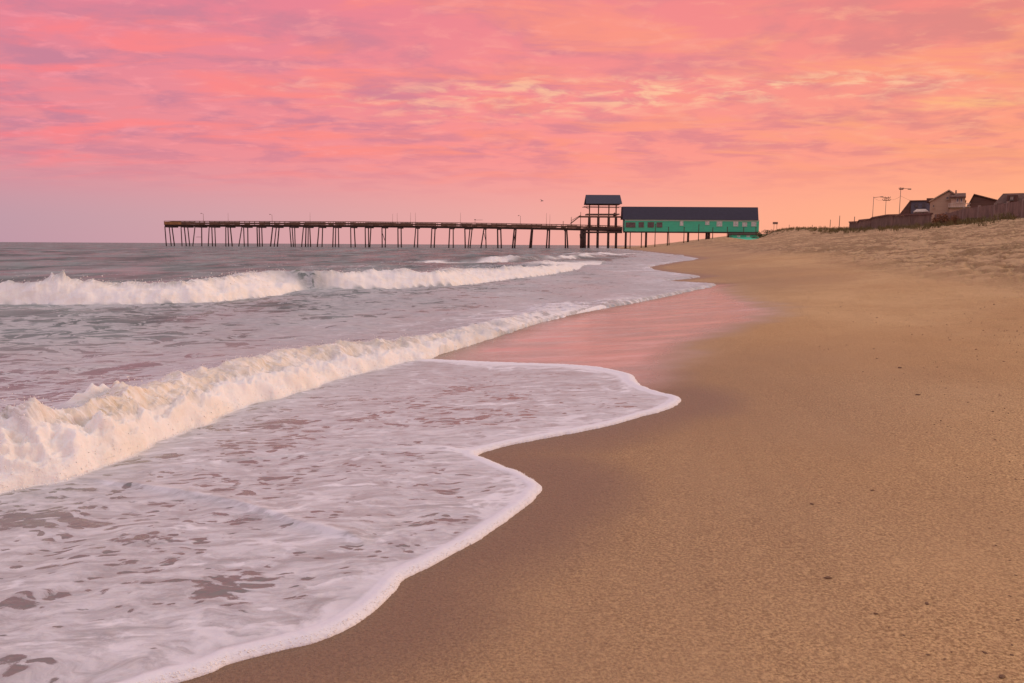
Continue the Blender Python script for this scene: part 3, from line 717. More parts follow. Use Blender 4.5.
mb = MB(); mb.box(xx(586.5), xx(619.5), PY-.2, PY+.1, zz(600,204.7), zz(600,203.5)); mb.box(xx(586.5), xx(619.5), PY+DEPTH-.1, PY+DEPTH+.2, zz(600,204.7), zz(600,203.5)); mb.build('eave_beam', m_timber, shel, off=sh_o)
# stair up to the platform
mb = MB()
for yo in (.2, 1.6):
    mb.beam((xx(570.5), PY+yo, zz(570,224)+.2), (xx(580), PY+yo, zp+.1), .12, .35)
    mb.beam((xx(571), PY+yo, zz(571,222)+.5), (xx(580.2), PY+yo, zz(580,215.2)), .1, .14)
for i in range(14):
    f_ = i/14; mb.box(xx(570.5)+(xx(580)-xx(570.5))*f_, xx(570.5)+(xx(580)-xx(570.5))*f_+.32, PY+.2, PY+1.6, zz(570,224)+.2+(zp-zz(570,224))*f_, zz(570,224)+.27+(zp-zz(570,224))*f_)
mb.build('stair', m_timber, shel, off=sh_o)
for a, yt in ((571, 217), (563, 221), (580.3, 212)):
    mb = MB(); mb.bar((xx(a), PY+.1, float(deck_z(xx(a)))), (xx(a), PY+.1, zz(a, yt)), .13, .09, 6); mb.build('newel_post', m_timber, shel, True, sh_o)
mb = MB(); mb.box(xx(613.4), xx(616.0), PY+1, PY+2.4, zp+.1, zz(614,213.2)); mb.box(xx(614.2), xx(615), PY+1.2, PY+2, zz(614,213.2), zz(614,212.4)); mb.build('bench', m_pile, shel, off=sh_o)

# green building
hx0, hx1 = xx(624), xx(757.2)
ho = (hx0, PY, zz(690,232))
house = empty('pier_house', ho, 'long green building with dark slate roof on piles at the land end of the pier', 'building')
HD = 6.0; zb, ze, zr = zz(690,231.7), zz(690,219.9), zz(690,207.0)
yf = PY-1.5
mb = MB(); mb.box(hx0, hx1, yf, yf+HD, zb, ze)
wall = mb.build('wall', m_green, house, off=ho)
mb = MB(); pr_ = [(yf-.6,ze+.02),(yf+.9,zr),(yf+HD-.9,zr),(yf+HD+.6,ze+.02)]
mb.v = [(X_, y_, z_) for X_ in (xx(622.4,yf), xx(757.3,yf)) for y_, z_ in pr_]; mb.f = [(0,1,2,3),(7,6,5,4),(0,4,5,1),(1,5,6,2),(2,6,7,3),(3,7,4,0)]
mb.build('roof', m_slate, house, off=ho)
mb = MB(); mb.box(hx0-.05, hx1+.05, yf-.10, yf-.003, ze-.50, ze-.02); mb.build('eave_trim', m_green2, house, off=ho)
mb = MB()
for i in range(11):
    z_ = zb+.28+i*(ze-zb-.9)/11; mb.box(hx0, hx1, yf-.035, yf-.003, z_, z_+.05)
mb.build('siding_laps', m_green, house, off=ho)
mb = MB(); mb.box(hx0+.2, hx1-.2, yf+.1, yf+HD-.1, zb-.45, zb-.003); mb.build('floor_beams', m_pile, house, off=ho)
def window(px0, px1, py0, py1, mat_p, mat_f, parent, o_, Yw, mull=1, rows_=1, label=None):
    a, c_ = xx(px0, Yw), xx(px1, Yw); z0, z1_ = zz((px0+px1)/2, py1, Yw), zz((px0+px1)/2, py0, Yw); w_ = .12*Yw/300+.03
    f_ = MB(); y0, y1 = Yw-.11, Yw-.004
    f_.box(a, a+w_, y0, y1, z0, z1_); f_.box(c_-w_, c_, y0, y1, z0, z1_); f_.box(a+w_, c_-w_, y0, y1, z0, z0+w_); f_.box(a+w_, c_-w_, y0, y1, z1_-w_, z1_)
    for i in range(mull):
        xm = a+(c_-a)*(i+1)/(mull+1); f_.box(xm-w_*.3, xm+w_*.3, y0+.02, y1-.02, z0+w_, z1_-w_)
    fo_ = f_.build('window', mat_f, parent, off=o_)
    if label: fo_['label'] = label
    g_ = MB(); g_.box(a+w_*.7, c_-w_*.7, Yw-.05, Yw-.008, z0+w_*.7, z1_-w_*.7); g_.build('pane', mat_p, fo_, off=o_)
    s_ = MB(); s_.box(a-.05, c_+.05, Yw-.2, Yw-.12, z0-.08, z0+.02); s_.build('sill', mat_f, fo_, off=o_)
Yh = yf
m_shut = simple('brown_shutter', (.15,.085,.07,1), .7, .45, 1.3, .1)
for (a, b_, t0, t1_, mu) in ((625.4,635.0,222.4,227.2,3),(638.2,643.4,222.2,227.2,1),(647.2,653.6,222.2,227.2,2),(656.2,661.9,222.4,227.2,1)):
    window(a, b_, t0, t1_, m_glassd, m_shut, house, ho, Yh, mu)
for (a, b_, t0, t1_, mu) in ((679.3,682.8,221.0,225.6,0),(704.6,708.8,220.8,224.8,1),(716.0,721.6,221.2,226.2,1),(732.6,737.6,221.4,226.2,1),(741.6,746.4,222.2,226.4,1),(750.6,755.6,221.8,226.2,1)):
    window(a, b_, t0, t1_, m_glassl, m_frw, house, ho, Yh, mu)
for a, w_ in ((625.7,1.0),(641.4,.45),(646,1.0),(667.5,.5),(688,1.0),(706.4,1.1),(708.8,1.1),(630.2,.4),(728.5,.8)):
    for yo in (.0, 3.6):
        c_ = aty(a, 240, PY+yo); g0 = gz(c_.x, PY+yo)
        mb = MB(); mb.bar((c_.x, PY+yo, g0-.4), (c_.x, PY+yo, zb-.45), .42*w_, .40*w_, 8); mb.build('pile', m_pile, house, True, ho)
# tall thin posts in the sand before it
for i, (a, yt, ln) in enumerate(((655,224.5,0),(669.3,227.5,-.4),(683.8,227.5,0),(698.4,225,0),(712.5,228,0),(727,227.5,0),(743,228,.1),(755.5,227.5,0))):
    Yp = 300.0; X_ = xx(a, Yp); g0 = gz(X_, Yp)
    mb = MB(); mb.bar((0,0,-.3), (ln, 0, zz(a, yt, Yp)-g0), .17, .13, 7); mb.bar((ln,0,zz(a,yt,Yp)-g0), (ln,0,zz(a,yt,Yp)-g0+.22), .2, .16, 7)
    o = mb.build('wooden_post', m_pile, None, True); o.location = (X_, Yp, g0)
    where = ['tall thin wooden post rising past the rightmost dark window of the green building','slightly leaning wooden post just right of the dark windows of the green building','wooden post standing beneath the leftmost pale window of the green building','tallest wooden post, before the blank green wall between the first two pale windows',
             'short wooden post before the green wall, right of the thick double pile','wooden post at the left edge of the low green shed','wooden post before the middle of the low green shed','wooden post at the right corner of the green building'][i]
    tag(o, where, 'post', 'wooden posts before the green building')
# low green shed tucked in the sand below the right end
Ys = 298.0
so_ = (xx(731,Ys), Ys, gz(xx(745,Ys), Ys)-.4)
shed = empty('beach_shed', so_, 'low green lean-to half buried in the dune below the right end of the long building', 'shed')
mb = MB(); mb.box(xx(731.5,Ys), xx(757,Ys), Ys, Ys+3.5, zz(745,239.2,Ys)-.8, zz(745,234.2,Ys)); mb.build('wall', m_green, shed, off=so_)
mb = MB(); a, c_ = xx(729.5,Ys), xx(758.5,Ys); z0 = zz(745,234.4,Ys)
mb.poly([(a,Ys-.5,z0-.2),(c_,Ys-.5,z0-.2),(c_,Ys+4,z0+.5),(a,Ys+4,z0+.5),(a,Ys-.5,z0),(c_,Ys-.5,z0),(c_,Ys+4,z0+.7),(a,Ys+4,z0+.7)], [(0,3,2,1),(4,5,6,7),(0,1,5,4),(1,2,6,5),(2,3,7,6),(3,0,4,7)])
mb.build('roof', m_pile, shed, off=so_)
for a, c_ in ((736.8,740),(746.2,749.8)):
    window(a, c_, 235.3, 237.0, m_glassl, m_frw, shed, so_, Ys, 0)
mb = MB(); q0 = [(xx(733,Ys), Ys-3.2, gz(xx(733,Ys),Ys-3.2)+.25),(xx(754,Ys), Ys-3.2, gz(xx(754,Ys),Ys-3.2)+.25),(xx(759,Ys), Ys-.02, zz(757,236.6,Ys)),(xx(732,Ys), Ys-.02, zz(735,237.4,Ys))]
mb.poly(q0+[(x_, y_, z_-.9) for x_, y_, z_ in q0], [(0,1,2,3),(4,7,6,5),(0,4,5,1),(1,5,6,2),(2,6,7,3),(3,7,4,0)]); mb.build('ramp', m_green, shed, off=so_)

# lamps and thin poles along the pier
def lamp(a, yt, label):
    X_ = xx(a); z0 = float(deck_z(X_)); r_ = empty('lamp_post', (X_, PY+.3, z0), label, 'lamp post', 'lamp posts on the pier')
    hh = zz(a, yt)-z0
    mb = MB(); mb.bar((0,0,0), (0,0,hh), .085, .06, 6); mb.build('pole', m_metal, r_, True)
    mb = MB(); mb.bar((0,0,hh), (-.55,0,hh+.25), .05, .04, 6); mb.build('arm', m_metal, r_, True)
    mb = MB(); mb.bar((-.95,0,hh+.22), (-.5,0,hh+.27), .13, .09, 8); mb.build('lamp_head', m_metal, r_, True)
lamp(204, 214.0, 'small lamp post nearest the sea end of the pier')
lamp(272.5, 215.0, 'small lamp post on the left half of the pier, second from the sea end')
lamp(520.3, 216.2, 'short lamp post on the right half of the pier, nearest the roofed lookout')
poles = [(228.4,212.8,'thin pole on the pier between the two lamp posts at its sea end'),(310.2,212.5,'thin pole on the pier, first to the right of the second lamp post'),(392.6,213.6,'leftmost of four thin poles close together mid pier'),(397.2,212.8,'second from left of four thin poles close together mid pier'),
         (410.5,212.6,'third from left of four thin poles close together mid pier'),(415.4,212.6,'rightmost of four thin poles close together mid pier'),(460.4,212.6,'single thin pole on the pier, first right of the group of four'),(546.2,213.0,'left one of the close pair of thin poles near the lookout stair'),(549.6,214.2,'right one of the close pair of thin poles near the lookout stair')]
for a, yt, lb in poles:
    X_ = xx(a); z0 = float(deck_z(X_)); mb = MB(); hh = zz(a, yt)-z0; mb.bar((0,0,0), (.05,0,hh), .065, .035, 6); mb.bar((-.12,0,0),(-.12,0,.9),.08,.08,6)
    o = mb.build('thin_pole', m_metal, None, True); o.location = (X_, PY+.5, z0); tag(o, lb, 'pole', 'thin poles on the pier')
X_ = xx(475); z0 = float(deck_z(X_)); mb = MB(); hh = zz(475,220)-z0
mb.bar((0,0,0),(0,0,hh),.07,.06,6); mb.bar((0,0,hh),(3.0,0,hh+.05),.06,.05,6); mb.box(-.25,.25,-.1,.1,hh-.05,hh+.3)
o = mb.build('short_bracket', m_metal, None); o.location = (X_, PY+.4, z0); tag(o, 'low bent bracket standing on the railing near the middle of the pier', 'bracket')

# gull in flight
Yg = 150.0; c_ = aty(542, 201, Yg); gm = simple('gull_feathers', (.12,.09,.09,1), .8, .2, 8, 0)
pts = []; me = bpy.data.meshes.new('gull'); bm_ = bmesh.new()
body = [(-.22,0,.0,.012),(-.15,0,0,.04),(0,0,0,.062),(.12,0,.015,.05),(.19,0,.035,.035),(.24,0,.035,.03),(.29,0,.03,.006)]
prev = None
for x_, y_, z_, r_ in body:
    ring = [bm_.verts.new((x_, y_+math.cos(a_)*r_, z_+math.sin(a_)*r_)) for a_ in np.linspace(0, 2*math.pi, 9)[:-1]]
    if prev:
        for i in range(8): bm_.faces.new((prev[i], prev[(i+1)%8], ring[(i+1)%8], ring[i]))
    prev = ring
for s_ in (1, -1):
    sec = [(.09,-.08,.04*s_,.03,.018),(.12,-.06,.22*s_,.13,.012),(.05,-.09,.42*s_,.17,.008),(-.10,-.14,.62*s_,.12,.003)]
    pr = None
    for x0, x1, y_, z_, th in sec:
        vs = [bm_.verts.new(p) for p in ((x0,y_,z_),( (x0+x1)/2,y_,z_+th),(x1,y_,z_),((x0+x1)/2,y_,z_-th))]
        if pr:
            for i in range(4): bm_.faces.new((pr[i], pr[(i+1)%4], vs[(i+1)%4], vs[i]))
        pr = vs
    bm_.faces.new(pr)
tl = [bm_.verts.new(p) for p in ((-.20,.02,.008),(-.20,-.02,.008),(-.34,-.06,.0),(-.34,.06,.0),(-.2,.02,-.004),(-.2,-.02,-.004))]
bm_.faces.new(tl[:4]); bm_.faces.new((tl[5], tl[4], tl[3], tl[2]))
bmesh.ops.recalc_face_normals(bm_, faces=bm_.faces); bm_.to_mesh(me); bm_.free(); me.materials.append(gm)
gull = bpy.data.objects.new('gull', me); COL.objects.link(gull); gull.location = c_; gull.rotation_euler = (math.radians(18), math.radians(-20), math.radians(25))
tag(gull, 'small dark gull gliding in the pink sky left of the roofed lookout', 'bird')

# dune fences
def fence(name, label, P_, posts, mat, postmat, dark_top=False):
    """P_: (px, py_bottom, py_top, Y)"""
    W_ = []
    for a, yb_, yt_, Y_ in P_:
        c_ = aty(a, yb_, Y_+1.2); W_.append((c_.x, Y_+1.2, gz(c_.x, Y_+1.2)-.15, aty(a, yt_, Y_+1.2).z))
    W_ = np.array(W_); o_ = tuple(W_[0][:3]); root = empty(name, o_, label, 'fence')
    seg = np.concatenate([[0], np.cumsum(np.hypot(np.diff(W_[:,0]), np.diff(W_[:,1])))])
    def at_(s_): return [float(np.interp(s_, seg, W_[:,k_])) for k_ in range(4)]
    mb = MB(); s_ = 0; rnd = random.Random(5)
    while s_ < seg[-1]-.14:
        p = at_(s_); q_ = at_(s_+.105); hgt = rnd.uniform(-.05, .04); 
        mb.poly([(p[0],p[1],p[2]),(q_[0],q_[1],q_[2]),(q_[0],q_[1]+.03,q_[2]),(p[0],p[1]+.03,p[2]),(p[0],p[1],p[3]+hgt),(q_[0],q_[1],q_[3]+hgt),(q_[0],q_[1]+.03,q_[3]+hgt),(p[0],p[1]+.03,p[3]+hgt)],
              [(0,3,2,1),(4,5,6,7),(0,1,5,4),(1,2,6,5),(2,3,7,6),(3,0,4,7)])
        s_ += .125
    mb.build('picket_panel', mat, root, off=o_)
    mb = MB()
    for f_ in (.18, .86):
        for i in range(len(W_)-1):
            a_, b_ = W_[i], W_[i+1]; mb.beam((a_[0],a_[1]-.05,a_[2]+(a_[3]-a_[2])*f_), (b_[0],b_[1]-.05,b_[2]+(b_[3]-b_[2])*f_), .05, .09)
    mb.build('rail', mat, root, off=o_)
    if dark_top:
        mb = MB()
        for i in range(len(W_)-1):
            a_, b_ = W_[i], W_[i+1]; mb.beam((a_[0],a_[1]-.02,a_[3]+.1), (b_[0],b_[1]-.02,b_[3]+.1), .3, .22)
        mb.build('cap_board', m_brownroof, root, off=o_)
    for px_ in posts:
        s_ = float(np.interp(px_, [q_[0] for q_ in P_], seg)); p = at_(s_)
        mb = MB(); mb.box(p[0]-.09, p[0]+.09, p[1]-.26, p[1]-.09, p[2]-.2, p[3]+.15); mb.build('fence_post', postmat, root, off=o_)
m_picket2 = simple('olive_grey_picket', (.155,.10,.07,1), .9, .3, .5, .2)
fence('dune_fence', 'lower grey brown dune fence stepping up the ridge on the left, below the cream house',
      [(849,230,222.6,150),(858,229.5,222.3,143),(859,229.5,220.8,142),(870,229,219.8,134),(872,229,218.3,133),(887,228.3,215.8,120),(915,226.8,215.2,107),(931,225.9,214.4,100)], (850,870,893,910,929.3), m_picket2, m_timber2, True)
fence('picket_fence', 'taller grey brown picket fence with pale posts on the ridge at the right edge',
      [(934,225.7,214.5,97),(950,224.8,212.5,89),(962,224,208.8,84),(990,221.6,205.2,74),(1024,217.5,200.4,62),(1070,212,194,50),(1130,205,186,41)], (945,962,978,993.6,1006.9,1021.8,1050,1090), m_picket, m_post)

# houses behind the ridge
def rect_house(name, label, px0, px1, pyr, pye, Y_, dep, wallm, roofm, kind='hip', base=None, cat='house', over=.35, inset=1.6, apex=None, o_z=None):
    X0, X1 = xx(px0, Y_), xx(px1, Y_); ze_, zr_ = zz((px0+px1)/2, pye, Y_), zz((px0+px1)/2, pyr, Y_)
    zb_ = min(gz((X0+X1)/2, Y_+2), ze_-2)-.5; o_ = ((X0+X1)/2, Y_, zb_)
    root = empty(name, o_, label, cat); th_ = math.atan2(o_[0], Y_); root.rotation_euler.z = -th_; root.scale = (math.cos(th_), 1, 1)
    mb = MB(); mb.box(X0, X1, Y_, Y_+dep, zb_, ze_)
    if kind == 'front':                       # gable end faces the beach
        xm = xx(apex, Y_); mb.poly([(X0,Y_,ze_),(X1,Y_,ze_),(xm,Y_,zr_-.1),(X0,Y_+dep,ze_),(X1,Y_+dep,ze_),(xm,Y_+dep,zr_-.1)], [(0,1,2),(4,3,5),(0,2,5,3),(1,4,5,2)])
    mb.build('wall', wallm, root, off=o_)
    if kind == 'front':
        for s_, (xa) in ((-1, X0), (1, X1)):
            sl_ = (zr_-ze_)/(xm-xa); xo = xa+s_*over; zo = ze_+sl_*(xo-xa); r = MB()
            pts_ = [(xo,Y_-.3,zo),(xm,Y_-.3,zr_),(xm,Y_+dep+.3,zr_),(xo,Y_+dep+.3,zo)]
            r.poly(pts_+[(a_, b_, c__+.18) for a_, b_, c__ in pts_], [(0,1,2,3),(7,6,5,4),(0,4,5,1),(1,5,6,2),(2,6,7,3),(3,7,4,0)]); r.build('roof', roofm, root, off=o_)
    elif kind == 'flat':
        r = MB(); r.box(X0-over, X1+over, Y_-over, Y_+dep+over, ze_+.003, zr_); r.build('roof', roofm, root, off=o_)
    else:
        gable_roof(X0-over, X1+over, Y_-over, Y_+dep+over, ze_+.05, zr_, inset).build('roof', roofm, root, off=o_)
    return root, o_
h1, o1 = rect_house('beach_house', 'blue grey flat roofed house on the ridge, left of the cream gabled house', 908.5, 928, 200.2, 201.3, 135, 8, m_blue, m_brownroof, 'flat', over=.25)
mb = MB(); mb.poly([(xx(908.4,134.5),134.5,zz(908,201,134.5)),(xx(899,134.5),134.5,zz(899,214,134.5)),(xx(909,134.5),134.5,zz(909,214,134.5)),(xx(908.4,142),142,zz(908,201,134.5)),(xx(899,134.5)+1,142,zz(899,214,134.5)),(xx(909,142),142,zz(909,214,134.5))], [(0,1,2),(5,4,3),(0,3,4,1),(1,4,5,2),(0,2,5,3)]); mb.build('stair_side', m_brownroof, h1, off=o1)
window(912.5, 915.5, 203.5, 206.5, m_glassd, m_fr, h1, o1, 135, 0); window(920, 923, 203.5, 206.5, m_glassd, m_fr, h1, o1, 135, 0)
h2, o2 = rect_house('beach_house', 'cream house with a steep gable end facing the beach, behind the dune fence', 927.5, 962, 190.8, 201.2, 118, 9, m_cream, m_cream, 'front', apex=945.5, over=.2)
window(930.2, 932.2, 204.2, 207.6, m_glassd, m_cream, h2, o2, 118, 0); window(943, 946, 196.5, 199.5, m_glassd, m_cream, h2, o2, 118, 0)
mb = MB(); mb.bar((xx(949,119),120,zz(949,193.5,119)), (xx(949,119),120,zz(949,190,119)), .12, .12, 6); mb.build('vent_pipe', m_metal, h2, True, o2)
mb = MB(); mb.box(xx(927,117),xx(934,117),119,123,zz(929,201,118),zz(929,197.3,118)); mb.build('lower_roof', m_brownroof, h2, off=o2)
# wing with two windows
mb = MB(); mb.box(xx(954,116.5), xx(967.8,116.5), 116.5, 121, zz(960,212,116.5), zz(960,196.9,116.5)); w_o = mb.build('wing', simple('cream_wing_siding',(.54,.38,.26,1),.8,.1,1,.1), h2, off=o2)
gable_roof(xx(952.5,116.5), xx(968.2,116.5), 116.1, 121.5, zz(960,196.9,116.5), zz(960,192.4,116.5), 0).build('wing_roof', m_brownroof, h2, off=o2)
window(958.9, 961.3, 198.2, 202.4, m_glassd, m_white, h2, o2, 116.5, 0); window(962.8, 965.2, 198.2, 202.4, m_glassd, m_white, h2, o2, 116.5, 0)
mb = MB(); 
for i in range(12):
    X_ = xx(957+i*1.8, 115.2); mb.box(X_-.05, X_+.05, 115.2, 115.3, zz(966,206.8,115.2), zz(966,203.6,115.2))
mb.box(xx(956.5,115.2), xx(978.5,115.2), 115.15, 115.35, zz(966,203.8,115.2), zz(966,203.3,115.2)); mb.box(xx(956.5,115.2), xx(978.5,115.2), 115.1, 118, zz(966,207.4,115.2), zz(966,206.8,115.2))
mb.build('balcony_rail', m_white, h2, off=o2)
mb = MB(); mb.box(xx(957,115.4), xx(977,115.4), 115.6, 118.5, zz(966,216,115.4), zz(966,207.4,115.4)); mb.build('balcony_wall', m_cream, h2, off=o2)
h3, o3 = rect_house('beach_house', 'low house with a long reddish brown sloping roof between the cream and dark houses', 966, 1004, 194.6, 203.8, 128, 9, m_darkwall, m_brownroof, 'front', apex=970.5, over=.3)
mb = MB(); mb.box(xx(979.6,126), xx(980.8,126), 129, 130, zz(980,202,128), zz(980,197.6,128)); mb.build('chimney', m_darkwall, h3, off=o3)
h4, o4 = rect_house('beach_house', 'dark brown house with a hipped roof at the right edge, behind the tall picket fence', 992.5, 1075, 191.6, 203.3, 92, 4, m_darkwall, m_brownroof, 'hip', over=.25, inset=.9)
mb = MB(); mb.box(xx(1001,91.4), xx(1040,91.4), 91.5, 91.99, zz(1010,216,91.4), zz(1010,203.8,91.4)); mb.build('porch_wall', m_darkwall, h4, off=o4)
mb = MB(); a_ = xx(998,88.3); c_ = xx(1042,88.3)
window(1009, 1013, 195.4, 199.4, m_white, m_fr, h4, o4, 91.5, 1)
mb = MB(); mb.box(xx(1006,91.5), xx(1017,91.5), 91.52, 94, zz(1011,202.5,91.5), zz(1011,194.2,91.5)); mb.build('dormer', m_brownroof, h4, off=o4)
window(1003, 1006.5, 201.5, 205.0, m_white, m_fr, h4, o4, 91.5, 0); window(1018.5, 1022, 201, 204.5, m_glassl, m_fr, h4, o4, 91.5, 0)
sh2 = empty('garden_shed', (xx(918,125), 125, gz(xx(918,125),125)), 'small pale weathered shed below the blue grey house, beside the cream house', 'shed')
o5 = tuple(sh2.location); th_ = math.atan2(o5[0], 125); sh2.rotation_euler.z = -th_; sh2.scale = (math.cos(th_), 1, 1)
mb = MB(); mb.box(xx(914,125), xx(926,125), 125, 128, o5[2]-.5, zz(920,211.2,125)); mb.build('wall', m_white, sh2, off=o5)
gable_roof(xx(911.5,125), xx(927,125), 124.4, 128.6, zz(920,211.6,125), zz(920,208.7,125), .5, .12).build('roof', m_white, sh2, off=o5)
window(920.5, 922.5, 212.6, 215.4, m_glassd, m_fr, sh2, o5, 125, 0)

# utility poles and wires
def upole(a, yt, Y_, label, arms, lampx=None):
    X_ = xx(a, Y_); z0 = gz(X_, Y_); hh = zz(a, yt, Y_)-z0; r_ = empty('utility_pole', (X_, Y_, z0), label, 'utility pole', 'utility poles on the ridge')
    mb = MB(); mb.bar((0,0,-.3), (0,0,hh), .075, .05, 8); mb.build('pole', m_metal, r_, True)
    for yy, w_ in arms:
        mb = MB(); mb.box(-w_*.8, w_*.8, -.26, -.14, zz(a,yy,Y_)-z0-.08, zz(a,yy,Y_)-z0+.08); ca = mb.build('crossarm', m_timber, r_)
        mb = MB()
        for s_ in (-.9, -.4, .4, .9): mb.bar((s_*w_,-.2,zz(a,yy,Y_)-z0+.08), (s_*w_,-.2,zz(a,yy,Y_)-z0+.32), .07, .05, 6)
        mb.build('insulators', m_metal, ca, True)
    if lampx:
        lx, ly = lampx; X2 = xx(lx, Y_)-X_; z2_ = zz(lx, ly, Y_)-z0
        mb = MB(); mb.bar((0,0,hh-.2), (X2, -.3, z2_), .05, .04, 6); ar = mb.build('lamp_arm', m_metal, r_, True)
        mb = MB(); mb.bar((X2-.3,-.3,z2_-.05), (X2+.3,-.3,z2_-.05), .09, .12, 8); mb.build('lamp_head', m_metal, ar, True)
    return Vector((X_, Y_, z0+hh))
A_ = upole(871.2, 196.6, 172, 'leftmost of the three utility poles, plain with a short lamp arm', [], (878.6, 196.7))
B_ = upole(883.7, 197.0, 180, 'middle utility pole with two crossarms, between its two neighbours', [(198.0,.9),(200.3,1.0)])
C_ = upole(897.6, 187.2, 150, 'tallest of the three utility poles, with a lamp on a long arm', [(189.4,.45)], (905.4, 188.9))
mb = MB()
def wire(a, b_, sag=.5, r_=.018):
    for i in range(10):
        f0, f1_ = i/10, (i+1)/10; p = a.lerp(b_, f0)-Vector((0,0,sag*4*f0*(1-f0))); q_ = a.lerp(b_, f1_)-Vector((0,0,sag*4*f1_*(1-f1_))); mb.bar(p, q_, r_, r_, 4)
wire(A_-Vector((0,.2,.3)), B_-Vector((0,.2,.3))); wire(B_-Vector((0,.2,.3)), C_-Vector((0,.2,1.6))); wire(C_-Vector((0,.2,1.6)), aty(950, 202, 121), .8)
o = mb.build('power_line', m_metal, None, True, off=tuple(A_)); o.location = A_; tag(o, 'thin power line strung over the utility poles towards the cream house', 'wire')

# skyline posts and sign
for i, (a, yt, Y_, h_) in enumerate(((788.5,224.6,246,0),(811.5,224.8,214,0),(829.3,219.6,190,0),(838.4,215.6,172,0),(853.2,216.6,152,0))):
    X_ = xx(a, Y_); z0 = gz(X_, Y_); mb = MB(); mb.bar((0,0,-.3), (.03,0,zz(a,yt,Y_)-z0), .085, .06, 6)
    o = mb.build('ridge_post', m_timber2, None, True); o.location = (X_, Y_, z0)
    tag(o, ['leftmost thin post on the dune skyline, right of the small sign','second thin post from the left on the dune skyline','middle one of five thin posts on the dune skyline','tallest thin post on the dune skyline, left of the fence','thin post standing at the left end of the dune fence'][i], 'post', 'thin posts on the dune skyline')
Y_ = 255; X_ = xx(774.8, Y_); z0 = gz(X_, Y_); r_ = empty('beach_sign', (X_, Y_, z0), 'small dark notice board on posts on the dune beside the green building', 'sign')
mb = MB(); mb.bar((-.45,0,-.3),(-.45,0,zz(775,223.5,Y_)-z0),.06,.06,6); mb.bar((.45,0,-.3),(.45,0,zz(775,223.5,Y_)-z0),.06,.06,6); mb.build('posts', m_timber2, r_, True)
mb = MB(); mb.box(-.9,.7,-.12,-.06,zz(775,224.2,Y_)-z0,zz(775,222.0,Y_)-z0); mb.build('board', m_metal, r_)

# shrubs on the ridge
def shrub(px_, py_, Y_, wpx, hpx, label, col, seed, col2=None):
    X_ = xx(px_, Y_); z0 = gz(X_, Y_); w_ = wpx/F*Y_/2; hh = hpx/F*Y_
    r_ = empty('dune_shrub', (X_, Y_, z0), label, 'shrub', 'shrubs on the dune'); rg_ = np.random.default_rng(seed); n = 1100
    lobes = [(rg_.uniform(-.75,.75)*w_, rg_.uniform(-.5,.5)*w_, rg_.uniform(.1,.75)*hh, rg_.uniform(.25,.45)) for _ in range(9)]
    mb = MB()
    for i in range(n):
        lx, ly, lz, lr = lobes[rg_.integers(9)]; v = rg_.normal(0, 1, 3); v /= np.linalg.norm(v); rad = rg_.uniform(.5, 1.05)
        c_ = np.array([lx+v[0]*lr*w_*rad, ly+v[1]*lr*w_*rad, max(.02, lz+v[2]*lr*hh*rad)])
        u_ = rg_.normal(0,1,3); u_ /= np.linalg.norm(u_); t_ = np.cross(u_, rg_.normal(0,1,3)); t_ /= np.linalg.norm(t_); s_ = rg_.uniform(.05,.13)*max(.6, hh/1.5)
        mb.poly([c_-u_*s_, c_+t_*s_*.5, c_+u_*s_, c_-t_*s_*.5], [(0,1,2,3)])
    mb.build('foliage', col, r_)
    mb = MB()
    for lx, ly, lz, lr in lobes: mb.bar((lx*.2, ly*.2, -.1), (lx, ly, lz), .035, .012, 5)
    mb.build('stems', m_timber, r_, True)
fo1 = simple('rusty_shrub', (.24,.10,.04,1), .9, .3, 1.5, 0); fo2 = simple('olive_shrub', (.07,.055,.022,1), .9, .3, 1.5, 0); fo3 = simple('green_shrub', (.06,.085,.03,1), .9, .3, 1.5, 0)
shrub(940, 226, 90, 18, 12, 'rust brown shrub filling the gap between the two fences', fo1, 1)
shrub(955, 225.5, 84, 18, 9, 'orange brown shrub before the left end of the tall fence', fo1, 2)
shrub(975, 223.5, 76, 26, 4.5, 'low dark shrub at the foot of the tall fence', fo2, 3)
shrub(910, 217, 122, 22, 7, 'olive shrub behind the dune fence under the blue grey house', fo2, 4)
shrub(883, 217, 140, 20, 5, 'brown shrub rising over the dune fence left of the tallest utility pole', fo2, 5)
shrub(763, 233, 288, 12, 8, 'small green shrub at the right corner of the long green building', fo3, 6)
shrub(771, 231, 268, 18, 5.5, 'low green shrub between the long green building and the small sign', fo3, 7)
shrub(760, 238, 268, 22, 3.2, 'spreading low green shrub on the sand below the right end of the green building', fo3, 8)

# shells, clods and wrack on the sand
m_clod = simple('dark_shell', (.17,.09,.045,1), .8, .4, 60, .3)
def clod_mesh(seed):
    bm_ = bmesh.new(); bmesh.ops.create_icosphere(bm_, subdivisions=3, radius=1); rg_ = random.Random(seed)
    o_ = rg_.random()*50
    for v in bm_.verts:
        p = np.array(v.co); k_ = 1+.45*float(fbm(np.array([p[0]*1.4+o_]), np.array([p[1]*1.4]), np.array([p[2]*1.4]), 3, seed)[0]); v.co = (p[0]*k_, p[1]*k_*.8, p[2]*k_*.42)
    me = bpy.data.meshes.new('shell_clod'); bm_.to_mesh(me); bm_.free(); me.shade_smooth(); me.materials.append(m_clod); return me
cm = [clod_mesh(i) for i in range(5)]
big = [(828.3,578.7,9,'dark shell clod with a faint trail, alone in the middle of the foreground sand'),(927,604,7,'flat dark shell clod right of the middle, between two smaller ones'),(876,614,6,'small round dark clod below and right of the lone middle clod'),(1002,677,11,'largest dark clod at the bottom right corner'),
       (812,504.7,6,'small dark clod on smooth sand, highest of the left ones in the foreground'),(872.6,491,5,'tiny dark clod above and right of the highest foreground one'),(900,368,6,'dark speck of shell alone on the far smooth sand'),(918,394.7,6,'dark shell speck just below the lone far one')]
